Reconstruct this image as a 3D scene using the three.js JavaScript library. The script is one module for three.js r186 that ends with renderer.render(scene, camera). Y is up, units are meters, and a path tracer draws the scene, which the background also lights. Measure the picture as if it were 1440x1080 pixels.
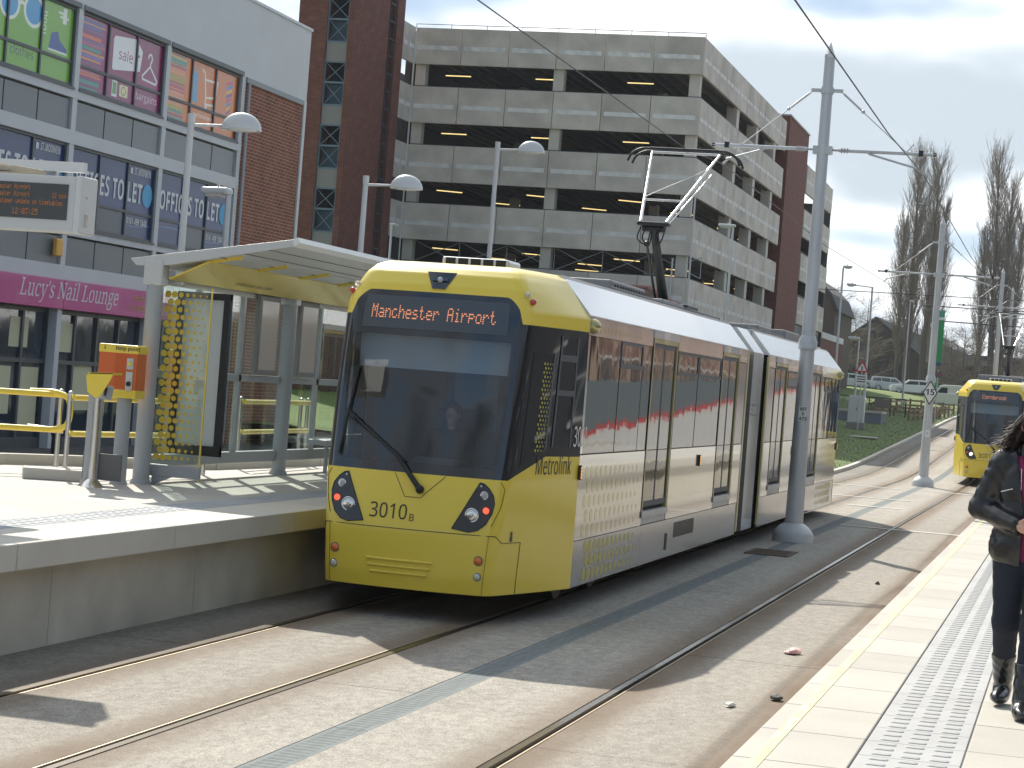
import * as THREE from 'three';
import { mergeGeometries, mergeVertices } from 'three/addons/utils/BufferGeometryUtils.js';
import { RoundedBoxGeometry } from 'three/addons/geometries/RoundedBoxGeometry.js';
import { FontLoader } from 'three/addons/loaders/FontLoader.js';

/* ---------- camera ---------- */
const scene = new THREE.Scene();
const camera = new THREE.PerspectiveCamera(20.4454, 4 / 3, 0.1, 4000);
camera.rotation.order = 'YXZ';
camera.position.set(6.4306, 2.5055, 0);
camera.rotation.set(-0.00274, 0.25945, 0.07699);
scene.add(camera);

/* ---------- sky ---------- */
function mulberry(a) { return function () { a |= 0; a = a + 0x6D2B79F5 | 0; let t = Math.imul(a ^ a >>> 15, 1 | a); t = t + Math.imul(t ^ t >>> 7, 61 | t) ^ t; return ((t ^ t >>> 14) >>> 0) / 4294967296; }; }
function hash3(x, y, z) { let h = Math.imul(x, 374761393) ^ Math.imul(y, 668265263) ^ Math.imul(z, 2147483647 - 1274126177); h = Math.imul(h ^ h >>> 13, 1274126177); h ^= h >>> 16; return (h >>> 0) / 4294967296; }
const sm = t => t * t * (3 - 2 * t), lerp = (a, b, t) => a + (b - a) * t, clamp = (v, a = 0, b = 1) => Math.min(b, Math.max(a, v));
const sstep = (a, b, x) => sm(clamp((x - a) / (b - a)));
function vnoise(x, y, z) {
  const i = Math.floor(x), j = Math.floor(y), k = Math.floor(z), f = sm(x - i), g = sm(y - j), h = sm(z - k);
  const c = (a, b, d) => hash3(i + a, j + b, k + d);
  return lerp(lerp(lerp(c(0, 0, 0), c(1, 0, 0), f), lerp(c(0, 1, 0), c(1, 1, 0), f), g), lerp(lerp(c(0, 0, 1), c(1, 0, 1), f), lerp(c(0, 1, 1), c(1, 1, 1), f), g), h);
}
function fbm3(x, y, z, o = 5) { let s = 0, a = .5, n = 0; for (let i = 0; i < o; i++) { s += a * vnoise(x, y, z); n += a; x = x * 2.03 + 11.3; y = y * 2.03 + 5.7; z = z * 2.03 + 3.1; a *= .52; } return s / n; }
const sunDir = new THREE.Vector3(-.64, 1, -1.10).normalize();
{
  const W = 2048, H = 1024, d = new Float32Array(W * H * 4);
  for (let j = 0; j < H; j++) {
    const el = ((j + .5) / H - .5) * Math.PI, y = Math.sin(el), r = Math.cos(el);
    for (let i = 0; i < W; i++) {
      const az = ((i + .5) / W - .5) * 2 * Math.PI, x = Math.cos(az) * r, z = Math.sin(az) * r;
      const yy = Math.max(y, 0.0), k = 1 / (yy + .22);
      const n = fbm3(x * k * 1.7 + 267.61, yy * 5.5 + 9.4, z * k * 1.7 + 7.7, 6);
      const n2 = fbm3(x * k * 4.5 + 277.41, yy * 15 + 1, z * k * 4.5 + 4, 5);
      const sd = Math.max(0, x * sunDir.x + y * sunDir.y + z * sunDir.z);
      const cov = sstep(.37, .55, n + (n2 - .5) * .2 + .12 * sd - .03);
      const thick = sstep(.46, .66, n + (n2 - .5) * .3);
      const glow = .30 * Math.pow(sd, 3) + .9 * Math.pow(sd, 24);
      const hz = Math.pow(1 - yy, 5);
      // clear air
      let R = lerp(.15, .62, hz) + glow * .5, G = lerp(.29, .74, hz) + glow * .5, B = lerp(.52, .80, hz) + glow * .5;
      const cb = lerp(1.1, .56, thick) * lerp(.40, 1, sstep(-.1, .78, sd)) + glow * .5;
      const tb = .8 * thick; R = lerp(R, cb * lerp(.985, .81, tb), cov); G = lerp(G, cb * lerp(1, .95, tb), cov); B = lerp(B, cb * lerp(1.02, 1.07, tb), cov);
      if (y < 0) { const t = clamp(-y * 6); R = lerp(R, .25, t); G = lerp(G, .24, t); B = lerp(B, .22, t); }
      const o = (j * W + i) * 4; d[o] = R; d[o + 1] = G; d[o + 2] = B; d[o + 3] = 1;
    }
  }
  const t = new THREE.DataTexture(d, W, H, THREE.RGBAFormat, THREE.FloatType);
  t.mapping = THREE.EquirectangularReflectionMapping; t.magFilter = t.minFilter = THREE.LinearFilter; t.needsUpdate = true;
  scene.background = t; scene.environment = t;
}
/* ---------- sun and exposure ---------- */
const sun = new THREE.DirectionalLight(new THREE.Color(1, .935, .82), 5);
sun.position.copy(sunDir).multiplyScalar(150).add(new THREE.Vector3(0, 0, -40)); sun.target.position.set(0, 0, -40);
sun.castShadow = true; sun.shadow.mapSize.set(4096, 4096);
Object.assign(sun.shadow.camera, { left: -90, right: 90, top: 90, bottom: -90, near: 1, far: 500 });
scene.add(sun, sun.target);
scene.fog = new THREE.FogExp2(new THREE.Color(.78, .84, .9), .00022);
const renderer = new THREE.WebGLRenderer({ antialias: true });
renderer.setSize(1024, 768); renderer.toneMapping = THREE.LinearToneMapping; renderer.toneMappingExposure = 1.29;
renderer.shadowMap.enabled = true;

/* ---------- helpers ---------- */
const used = {};
function numbered(n) { if (!(n in used)) { used[n] = 0; return n; } used[n]++; return n + '_' + String(used[n]).padStart(3, '0'); }
function boxUV(g, k = 1) {
  const p = g.attributes.position, n = g.attributes.normal, uv = new Float32Array(p.count * 2);
  for (let i = 0; i < p.count; i++) {
    const ax = Math.abs(n.getX(i)), ay = Math.abs(n.getY(i)), az = Math.abs(n.getZ(i));
    let u, v; if (ay >= ax && ay >= az) { u = p.getX(i); v = -p.getZ(i); } else if (ax >= az) { u = -p.getZ(i); v = p.getY(i); } else { u = p.getX(i); v = p.getY(i); }
    uv[2 * i] = u * k; uv[2 * i + 1] = v * k;
  }
  g.setAttribute('uv', new THREE.BufferAttribute(uv, 2)); return g;
}
const _m = new THREE.Matrix4(), _q = new THREE.Quaternion(), _e = new THREE.Euler(), _p = new THREE.Vector3(), _s = new THREE.Vector3(1, 1, 1);
function place(g, x = 0, y = 0, z = 0, ry = 0, rx = 0, rz = 0) { _q.setFromEuler(_e.set(rx, ry, rz, 'YXZ')); _m.compose(_p.set(x, y, z), _q, _s.set(1, 1, 1)); return g.applyMatrix4(_m); }
function flat(g) { return g.index ? g.toNonIndexed() : g; }
function Bx(w, h, d, x, y, z, ry = 0, rx = 0, rz = 0) { return boxUV(place(new THREE.BoxGeometry(w, h, d).toNonIndexed(), x, y, z, ry, rx, rz)); }
// box from extents
function Ex(x0, x1, y0, y1, z0, z1) { return Bx(Math.abs(x1 - x0), Math.abs(y1 - y0), Math.abs(z1 - z0), (x0 + x1) / 2, (y0 + y1) / 2, (z0 + z1) / 2); }
function RB(w, h, d, r, x, y, z, ry = 0, rx = 0, rz = 0) { return boxUV(place(flat(new RoundedBoxGeometry(w, h, d, 3, r)), x, y, z, ry, rx, rz)); }
function Cy(r0, r1, h, x, y, z, n = 16, rx = 0, rz = 0, ry = 0) { return place(flat(new THREE.CylinderGeometry(r0, r1, h, n)), x, y, z, ry, rx, rz); }
function Sp(r, x, y, z, n = 16) { return place(flat(new THREE.SphereGeometry(r, n, Math.ceil(n * .7))), x, y, z); }
const V = (x, y, z) => new THREE.Vector3(x, y, z);
function Rod(a, b, r0, r1 = r0, n = 8) {
  const d = V(b[0] - a[0], b[1] - a[1], b[2] - a[2]), L = d.length(), g = new THREE.CylinderGeometry(r1, r0, L, n).toNonIndexed();
  _q.setFromUnitVectors(V(0, 1, 0), d.normalize()); _m.compose(_p.set((a[0] + b[0]) / 2, (a[1] + b[1]) / 2, (a[2] + b[2]) / 2), _q, _s.set(1, 1, 1)); return g.applyMatrix4(_m);
}
function Tb(pts, r, seg = 24, n = 8, closed = false) { return flat(new THREE.TubeGeometry(new THREE.CatmullRomCurve3(pts.map(p => V(...p)), closed, 'centripetal'), seg, r, n, closed)); }
function Pr(pts, depth, bevel = 0) { const s = new THREE.Shape(pts.map(p => new THREE.Vector2(p[0], p[1]))); return flat(new THREE.ExtrudeGeometry(s, { depth, bevelEnabled: bevel > 0, bevelSize: bevel, bevelThickness: bevel, bevelSegments: 2, curveSegments: 10 })); }
function La(pts, n = 24) { return flat(new THREE.LatheGeometry(pts.map(p => new THREE.Vector2(p[0], p[1])), n)); }
function Mesh(name, geos, mat, parent) {
  geos = (Array.isArray(geos) ? geos : [geos]).map(flat);
  let g = geos[0];
  if (geos.length > 1) { for (const q of geos) for (const k of Object.keys(q.attributes)) if (!['position', 'normal', 'uv'].includes(k)) q.deleteAttribute(k); g = mergeGeometries(geos); }
  const m = new THREE.Mesh(g, mat); m.castShadow = m.receiveShadow = true;
  m.name = parent ? name : numbered(name); (parent || scene).add(m); return m;
}
function tag(o, label, category, group, kind) { if (label) o.userData.label = label; if (category) o.userData.category = category; if (group) o.userData.group = group; if (kind) o.userData.kind = kind; return o; }
function thing(name, label, category, pos = [0, 0, 0], turn = 0, group) { const o = new THREE.Group(); o.name = numbered(name); scene.add(o); o.position.set(...pos); o.rotation.y = turn; return tag(o, label, category, group); }
function grp(name, parent) { const o = new THREE.Group(); o.name = name; parent.add(o); return o; }
function struct(name, label, geos, mat) { const o = Mesh(name, geos, mat); return tag(o, label, name.replace(/_/g, ' '), null, 'structure'); }
function dup(root, pos, turn, label, group) { const r = root.clone(); r.name = numbered(root.name.replace(/_\d+$/, '')); r.userData = { ...root.userData }; scene.add(r); r.position.set(...pos); r.rotation.y = turn || 0; if (label) r.userData.label = label; if (group) r.userData.group = group; return r; }

/* ---------- textures ---------- */
// tileable value-noise fbm on an n grid with base frequency f cells per tile
function tnoise(x, y, f, seed) { // x,y in 0..1
  const X = x * f, Y = y * f, i = Math.floor(X), j = Math.floor(Y), a = sm(X - i), b = sm(Y - j), w = k => ((k % f) + f) % f;
  return lerp(lerp(hash3(w(i), w(j), seed), hash3(w(i + 1), w(j), seed), a), lerp(hash3(w(i), w(j + 1), seed), hash3(w(i + 1), w(j + 1), seed), a), b);
}
function tfbm(x, y, f, o, seed) { let s = 0, a = .5, n = 0; for (let i = 0; i < o; i++) { s += a * tnoise(x, y, f, seed + i); n += a; a *= .55; f *= 2; } return s / n; }
const toS = v => { v = clamp(v); return 255 * (v <= .0031308 ? v * 12.92 : 1.055 * Math.pow(v, 1 / 2.4) - .055); };
function colTex(w, h, fn, ru = 1, rv = 1) {
  const d = new Uint8Array(w * h * 4);
  for (let j = 0; j < h; j++) for (let i = 0; i < w; i++) { const c = fn(i / w, j / h), o = (j * w + i) * 4; d[o] = toS(c[0]); d[o + 1] = toS(c[1]); d[o + 2] = toS(c[2]); d[o + 3] = 255; }
  const t = new THREE.DataTexture(d, w, h); t.colorSpace = THREE.SRGBColorSpace; return fin(t, ru, rv);
}
function valTex(w, h, fn, ru = 1, rv = 1) {
  const d = new Uint8Array(w * h * 4);
  for (let j = 0; j < h; j++) for (let i = 0; i < w; i++) { const c = clamp(fn(i / w, j / h)) * 255, o = (j * w + i) * 4; d[o] = d[o + 1] = d[o + 2] = c; d[o + 3] = 255; }
  return fin(new THREE.DataTexture(d, w, h), ru, rv);
}
function fin(t, ru, rv) { t.wrapS = t.wrapT = THREE.RepeatWrapping; t.magFilter = THREE.LinearFilter; t.minFilter = THREE.LinearMipmapLinearFilter; t.generateMipmaps = true; t.repeat.set(ru, rv); t.needsUpdate = true; return t; }
function canTex(w, h, draw) { const c = document.createElement('canvas'); c.width = w; c.height = h; const x = c.getContext('2d'); draw(x, w, h); const t = new THREE.CanvasTexture(c); t.colorSpace = THREE.SRGBColorSpace; t.magFilter = THREE.LinearFilter; return t; }
const C = (r, g, b) => new THREE.Color().setRGB(r, g, b);
const std = (r, g, b, rough = .7, o = {}) => new THREE.MeshStandardMaterial({ color: C(r, g, b), roughness: rough, metalness: 0, ...o });
const phy = (r, g, b, rough = .4, o = {}) => new THREE.MeshPhysicalMaterial({ color: C(r, g, b), roughness: rough, metalness: 0, ...o });
// mottled concrete: mean albedo a, warm tint
function concrete(a, tint, seed, size, amp = .25, grain = .12) {
  const t = colTex(512, 512, (x, y) => { const n = tfbm(x, y, 4, 5, seed) - .5, m = tfbm(x, y, 2, 3, seed + 40) - .5, g = hash3(Math.floor(x * 512), Math.floor(y * 512), seed) - .5, k = a * (1 + n * amp * 2 + m * amp + g * grain * 2); return [k * tint[0], k * tint[1], k * tint[2]]; }, 1 / size, 1 / size);
  return t;
}
const grainBump = valTex(512, 512, (x, y) => tfbm(x, y, 64, 3, 77) * .6 + .4 * tfbm(x, y, 8, 3, 5), .6, .6);
const MT = {
  platTop: std(1, 1, 1, .85, { map: concrete(.43, [1.04, 1, .92], 3, 2.7, .14, .06), bumpMap: grainBump, bumpScale: .002 }),
  coping: std(1, 1, 1, .85, { map: concrete(.50, [1.05, 1, .89], 9, 2.3, .12, .06) }),
  platWall: std(1, 1, 1, .9, { map: concrete(.47, [1.06, 1, .85], 13, 3.1, .30, .05) }),
  asphalt: std(1, 1, 1, .9, { map: concrete(.075, [1.02, 1, .97], 21, 4, .3, .25), bumpMap: grainBump, bumpScale: .004 }),
  paving: std(1, 1, 1, .9, { map: concrete(.26, [1.03, 1, .95], 25, 4, .2, .12) }),
  galv: std(.68, .70, .71, .42, { metalness: .3, map: colTex(256, 256, (x, y) => { const v = .8 + .25 * (tfbm(x, y, 8, 4, 3) - .5); return [v, v, v]; }) }),
  stainless: std(.62, .61, .59, .25, { metalness: .95 }),
  greyPaint: phy(.36, .385, .41, .42, { clearcoat: .25 }),
  greyLight: phy(.56, .57, .57, .42, { clearcoat: .2 }),
  darkMetal: std(.03, .032, .035, .5, { metalness: .3 }),
  black: std(.015, .016, .018, .6),
  rubber: std(.02, .02, .02, .8),
  wire: std(.05, .05, .055, .5, { metalness: .5 }),
  yellow: phy(.82, .62, .055, .38, { clearcoat: .6, clearcoatRoughness: .12 }),
  whitePaint: std(.75, .75, .73, .5),
  steelRail: std(.28, .25, .22, .22, { metalness: .9 }),
  rust: std(.09, .06, .042, .8),
  groove: std(.025, .02, .017, .9),
};
const fontB = await new FontLoader().loadAsync('fonts/droid/droid_sans_bold.typeface.json');
const fontR = await new FontLoader().loadAsync('fonts/droid/droid_sans_regular.typeface.json');
const fontS = await new FontLoader().loadAsync('fonts/droid/droid_serif_regular.typeface.json');
// flat lettering in the xy plane, centred; w given = total width
function letters(font, text, size, o = {}) {
  const g = flat(new THREE.ShapeGeometry(font.generateShapes(text, size), 4)); g.computeBoundingBox(); const b = g.boundingBox;
  const sx = o.width ? o.width / (b.max.x - b.min.x) : 1, cx = (b.min.x + b.max.x) / 2, p = g.attributes.position;
  for (let i = 0; i < p.count; i++) p.setXYZ(i, (p.getX(i) - (o.left ? b.min.x : cx)) * sx + (o.shear || 0) * p.getY(i), p.getY(i), 0);
  g.computeVertexNormals(); return g;
}
/* ================= terrain and tracks ================= */
// height of the tramway along its length: level at the stop, then climbing away
function yT(z) { const t = -73 - z; if (t <= 0) return 0; const u = t < 16 ? .03 * t * t / 32 : .03 * (t - 8); return u > 1.9 ? 1.9 + .5 * (1 - Math.exp(-(u - 1.9) / .5)) : u; }
function gY(x, z) { // grass bank beside the tramway
  const dx = Math.max(0, -1.75 - x); return yT(z) + .08 + .04 * Math.min(dx, 14) + 1.25 * sstep(-140, -215, z) * clamp(dx / 9);
}
function sheet(xs, zs, hf) {
  const g = new THREE.BufferGeometry(), P = [], U = [], I = [], nx = xs.length;
  for (const z of zs) for (const x of xs) { P.push(x, hf(x, z), z); U.push(x, -z); }
  for (let j = 0; j < zs.length - 1; j++) for (let i = 0; i < nx - 1; i++) { const a = j * nx + i, b = a + 1, c = a + nx, d = c + 1; I.push(a, b, d, a, d, c); }
  g.setAttribute('position', new THREE.Float32BufferAttribute(P, 3)); g.setAttribute('uv', new THREE.Float32BufferAttribute(U, 2)); g.setIndex(I); g.computeVertexNormals();
  return g.toNonIndexed();
}
const range = (a, b, n) => Array.from({ length: n + 1 }, (_, i) => lerp(a, b, i / n));
const ruledZ = (a, b) => { const r = [a]; for (let z = a; z > b;) { z -= z > -70 ? 6 : 4; r.push(Math.max(z, b)); if (r.length > 400) break; } return r; };
{ // the land as one sheet out to the horizon
  const xs = [-1800, -700, -300, -120, -60, -40, -28, -20, -16, -12, -8, -5, -2, 1, 4, 6, 10, 20, 40, 120, 300, 700, 1800];
  const zs = [700, 200, 60, 20, 0, -20, -40, -60, ...range(-70, -260, 24), -300, -420, -800, -2000];
  struct('ground', 'pale grey brown open ground reaching the horizon around the tram stop', sheet(xs, zs, (x, z) => (x < -1.6 && z < -60 ? gY(x, z) : yT(z)) - .32), MT.paving);
}
struct('street', 'dark asphalt street in front of the shop building', sheet(range(-60, -5.2, 6), range(40, -100, 14), () => 0.0), MT.asphalt);
const grassTex = colTex(512, 512, (x, y) => { const n = tfbm(x, y, 6, 5, 61), g = hash3(Math.floor(x * 512), Math.floor(y * 512), 9), k = .55 + n * .9 + (g - .5) * .5; return [.10 * k, .15 * k, .018 * k]; }, .22, .22);
const grassM = std(1, 1, 1, .95, { map: grassTex });
struct('grass_verge', 'green grass bank rising beside the tram track towards the parked cars', sheet([-60, -40, -28, -20, -15, -12, -10, -8, -6.5, -5, -4, -3, -2.3, -1.75], ruledZ(-58, -420), gY), grassM);
{ // individual grass blades near the kerb and on the bank, one mass
  const r = mulberry(5), P = [], N = [];
  for (let i = 0; i < 26000; i++) {
    const z = -60 - Math.pow(r(), 1.3) * 120, x = -1.78 - Math.pow(r(), 1.2) * 9, y = gY(x, z) - .01, h = .03 + .05 * r(), w = .010 + .010 * r() - z * .0001, a = r() * 6.28, lx = (r() - .5) * .08, lz = (r() - .5) * .08;
    P.push(x - w * Math.cos(a), y, z - w * Math.sin(a), x + w * Math.cos(a), y, z + w * Math.sin(a), x + lx, y + h, z + lz);
    for (let k = 0; k < 3; k++) N.push(0, 1, 0);
  }
  const g = new THREE.BufferGeometry(); g.setAttribute('position', new THREE.Float32BufferAttribute(P, 3)); g.setAttribute('normal', new THREE.Float32BufferAttribute(N, 3)); g.setAttribute('uv', new THREE.Float32BufferAttribute(new Float32Array(P.length / 3 * 2), 2));
  tag(Mesh('grass_blades', g, phy(.06, .10, .012, .9, { transmission: .3, thickness: 0 })), 'short green grass blades growing on the bank beside the kerb', 'grass', null, 'stuff');
}
/* trackbed */
const TC = 3.684; // centre of the right-hand track
const railX = [-.7175, .7175, TC - .7175, TC + .7175];
const bedTex = colTex(1024, 2048, (u, v) => {
  const x = -1.7 + u * 7.0, n = tfbm(u, v, 4, 5, 31) - .5, m = tfbm(u, v, 16, 4, 37) - .5, f = tfbm(u, v, 128, 2, 35) - .5, g = hash3(Math.floor(u * 1024), Math.floor(v * 2048), 4) - .5;
  let k = .315 * (1 + n * .36 + m * .20 + f * .45 + g * .75);
  if (g > .47) k *= 1.35; if (g < -.46) k *= .6;
  let c = [k * 1.06, k * .98, k * .85];
  let rust = 0; railX.forEach((rx, i) => { const s = i % 2 ? 1 : -1, d = (x - rx) * s; // d>0 field side
    const w = d > 0 ? .13 : .22; rust = Math.max(rust, 1.15 * Math.exp(-Math.abs(d) / w) + .45 * Math.exp(-Math.pow((Math.abs(d) - .2) / .16, 2))); });
  rust *= .75 + .7 * n + .3 * m; rust = clamp(rust);
  c = [lerp(c[0], .145, rust), lerp(c[1], .094, rust), lerp(c[2], .054, rust)];
  // soft long oil smear between rails
  const oil = .22 * Math.exp(-Math.pow(x / .35, 2)) * (.6 + n) + .2 * Math.exp(-Math.pow((x - TC) / .35, 2)) * (.6 + n);
  c = c.map(q => q * (1 - clamp(oil)));
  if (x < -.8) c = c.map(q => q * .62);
  return c;
}, 1, 1);
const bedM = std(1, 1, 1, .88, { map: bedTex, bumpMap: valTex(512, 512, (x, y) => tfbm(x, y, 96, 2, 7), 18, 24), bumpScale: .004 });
const trackbed = new THREE.Group(); trackbed.name = numbered('trackbed'); scene.add(trackbed); tag(trackbed, 'pale concrete trackbed with two tram tracks running between the platforms', 'trackbed', null, 'structure');
function bedSlab(x0, x1, z0, z1, y = 0, skirt = .14) { // top with skirts, following the gradient
  const zs = []; for (let z = z0; z > z1 + 1e-6; z -= 3) zs.push(z); zs.push(z1);
  const hy = (z) => yT(z) + y;
  const gs = [sheet([x0, x1], zs, (x, z) => hy(z))];
  const side = x => sheet([0, 1], zs, (a, z) => hy(z) - (a ? skirt : 0)); // placed below
  for (const x of [x0, x1]) { const s = side(x), p = s.attributes.position; for (let i = 0; i < p.count; i++) p.setX(i, x); s.computeVertexNormals(); gs.push(s); }
  for (const z of [z0, z1]) { const e = new THREE.PlaneGeometry(x1 - x0, skirt).toNonIndexed(); place(e, (x0 + x1) / 2, hy(z) - skirt / 2, z); gs.push(e); }
  const g = mergeGeometries(gs), p = g.attributes.position, uv = g.attributes.uv;
  for (let i = 0; i < p.count; i++) uv.setXY(i, (p.getX(i) + 1.7) / 7.0, -p.getZ(i) / 11.3 + (p.getY(i) - hy(p.getZ(i))) * .2);
  return g;
}
Mesh('track_base', bedSlab(-1.72, 5.3, 12, -260, -.06, .25), MT.groove, trackbed);
const strips = [[-1.66, -.785], [-.655, .655], [.785, 1.625], [1.885, 2.892], [3.03, 4.335], [4.47, 5.16]];
{
  const r = mulberry(17);
  strips.forEach(([a, b], k) => {
    let z = 10 - r() * 4;
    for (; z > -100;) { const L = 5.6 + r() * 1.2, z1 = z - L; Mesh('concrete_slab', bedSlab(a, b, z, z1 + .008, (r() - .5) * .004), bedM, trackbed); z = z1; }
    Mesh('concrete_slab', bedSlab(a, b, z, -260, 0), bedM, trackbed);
  });
}
const profile = (xa, xb, y) => bedSlab(xa, xb, 12, -260, y, .05);
railX.forEach((rx, i) => {
  const s = i % 2 ? 1 : -1, o = (a, b) => [Math.min(rx + s * a, rx + s * b), Math.max(rx + s * a, rx + s * b)];
  const rail = Mesh('rail', [profile(...o(0, .055), .004)], MT.steelRail, trackbed);
  Mesh('rail_groove', profile(...o(-.042, 0), -.03), MT.groove, rail);
  Mesh('rail_lip', profile(...o(-.056, -.042), .001), std(.30, .24, .15, .5, { metalness: .3 }), rail);
  Mesh('rail_seal', profile(...o(.055, .066), -.003), MT.rust, rail);
});
{ // slot drain down the middle, made of grating lengths
  const gm = std(.20, .225, .225, .95, { map: colTex(256, 256, (x, y) => { const b = (Math.abs((y * 16) % 1 - .5) < .3) && Math.abs(x - .5) < .36 ? .72 : 1, n = .8 + .4 * (tfbm(x, y, 8, 3, 3) - .5) + .2 * hash3(x * 256 | 0, y * 256 | 0, 8); return [b * n, b * n, b * n]; }, 1, 1) });
  for (let z = 10, i = 0; z > -100; z -= 4, i++) { const g = bedSlab(1.632, 1.878, z, z - 3.99, -.002), p = g.attributes.position, uv = g.attributes.uv; for (let k = 0; k < p.count; k++) uv.setXY(k, (p.getX(k) - 1.632) / .246, p.getZ(k) / 1.6); Mesh('drain_grating', g, gm, trackbed); }
}
// kerb along the left of the far track
{ const kerb = new THREE.Group(); kerb.name = numbered('kerb'); scene.add(kerb); tag(kerb, 'pale concrete kerb between the grass bank and the left track', 'kerb', null, 'structure');
  for (let z = -56, i = 0; z > -190; z -= 3, i++) Mesh('kerb_stone', bedSlab(-1.84, -1.67, z, z - 2.98, .12, .3), MT.coping, kerb); }
// white cross lines and service covers on the far trackbed
{ const g = new THREE.Group(); g.name = numbered('road_marking'); scene.add(g); tag(g, 'faded white lines painted across the far trackbed', 'road marking', null, 'structure');
  for (const [z, a, b] of [[-66.5, -1.5, 1.5], [-66.9, 2.1, 4.9], [-53.4, 1.0, 2.4], [-44.2, 1.9, 4.9], [-58.5, -1.2, 2.4]]) Mesh('painted_line', sheet([a, b], [z, z - .28], () => .010), std(.6, .58, .52, .9), g); }
const cover = thing('drain_cover', 'dark iron drain cover beside the base of the nearest overhead line pole', 'drain cover', [1.83, .005, -34.5]);
Mesh('cover_frame', [Ex(-.36, .36, 0, .012, -.62, -.56), Ex(-.36, .36, 0, .012, .56, .62), Ex(-.36, -.3, 0, .012, -.56, .56), Ex(.3, .36, 0, .012, -.56, .56)], MT.rust, cover);
for (let i = 0; i < 9; i++) Mesh('grate_bar', Ex(-.3, .3, 0, .01, -.53 + i * .122, -.46 + i * .122), MT.rust, cover);

/* ================= platforms ================= */
const PH = .93;
const pl = new THREE.Group(); pl.name = numbered('platform'); scene.add(pl); tag(pl, 'raised pale concrete tram platform on the left with the shelter on it', 'platform', null, 'structure');
{
  for (let z = 9; z > -54; z -= 3) {
    Mesh('coping_slab', RB(.72, .215, 2.988, .012, -1.4 - .36, PH - .1075, z - 1.5), MT.coping, pl);
    Mesh('wall_panel', Ex(-1.85, -1.645, -.05, PH - .218, z - 1.1 - 2.99, z - 1.1), MT.platWall, pl);
  }
  const ts = std(1, 1, 1, .85, { map: concrete(.40, [.95, 1, 1.05], 51, 2, .12, .1) });
  for (let z = 9; z > -54; z -= 1.2) { const t = Mesh('tactile_slab', Ex(-2.54, -2.125, PH - .08, PH, z - 1.192, z), ts, pl);
    if (z < -13 && z > -31) for (let k = 0; k < 3; k++) Mesh('tactile_ridge', Array.from({ length: 7 }, (_, q) => RB(.075, .012, .045, .0055, -2.46 + k * .13, PH - .002, z - .1 - q * .165)), ts, t); }
  const outline = new THREE.Shape([[-2.545, 9], [-7.2, 9], [-6.9, -22], [-6.55, -24.4], [-6.05, -25.3], [-5.3, -26.3], [-4.95, -27.4], [-4.75, -31], [-4.75, -54], [-2.545, -54]].map(p => new THREE.Vector2(p[0], -p[1])));
  const top = flat(new THREE.ExtrudeGeometry(outline, { depth: .9, bevelEnabled: false })); top.rotateX(-Math.PI / 2); top.translate(0, PH - .9, 0); Mesh('paved_top', boxUV(top), MT.platTop, pl);
  // low upstand along the back edge
  const bk = [[-7.2, 9], [-6.9, -22], [-6.55, -24.4], [-6.05, -25.3], [-5.3, -26.3], [-4.95, -27.4], [-4.75, -31], [-4.75, -54]];
  for (let i = 0; i < bk.length - 1; i++) { const [x0, z0] = bk[i], [x1, z1] = bk[i + 1], L = Math.hypot(x1 - x0, z1 - z0); Mesh('edge_upstand', RB(.16, .2, L - .004, .012, (x0 + x1) / 2 - .082, PH + .035, (z0 + z1) / 2, Math.atan2(x1 - x0, z1 - z0)), MT.coping, pl); }
}
const pr = new THREE.Group(); pr.name = numbered('platform'); scene.add(pr); tag(pr, 'sunlit cream paved platform on the right with a yellow edge line', 'platform', null, 'structure');
const PE = TC + 1.40;
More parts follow.
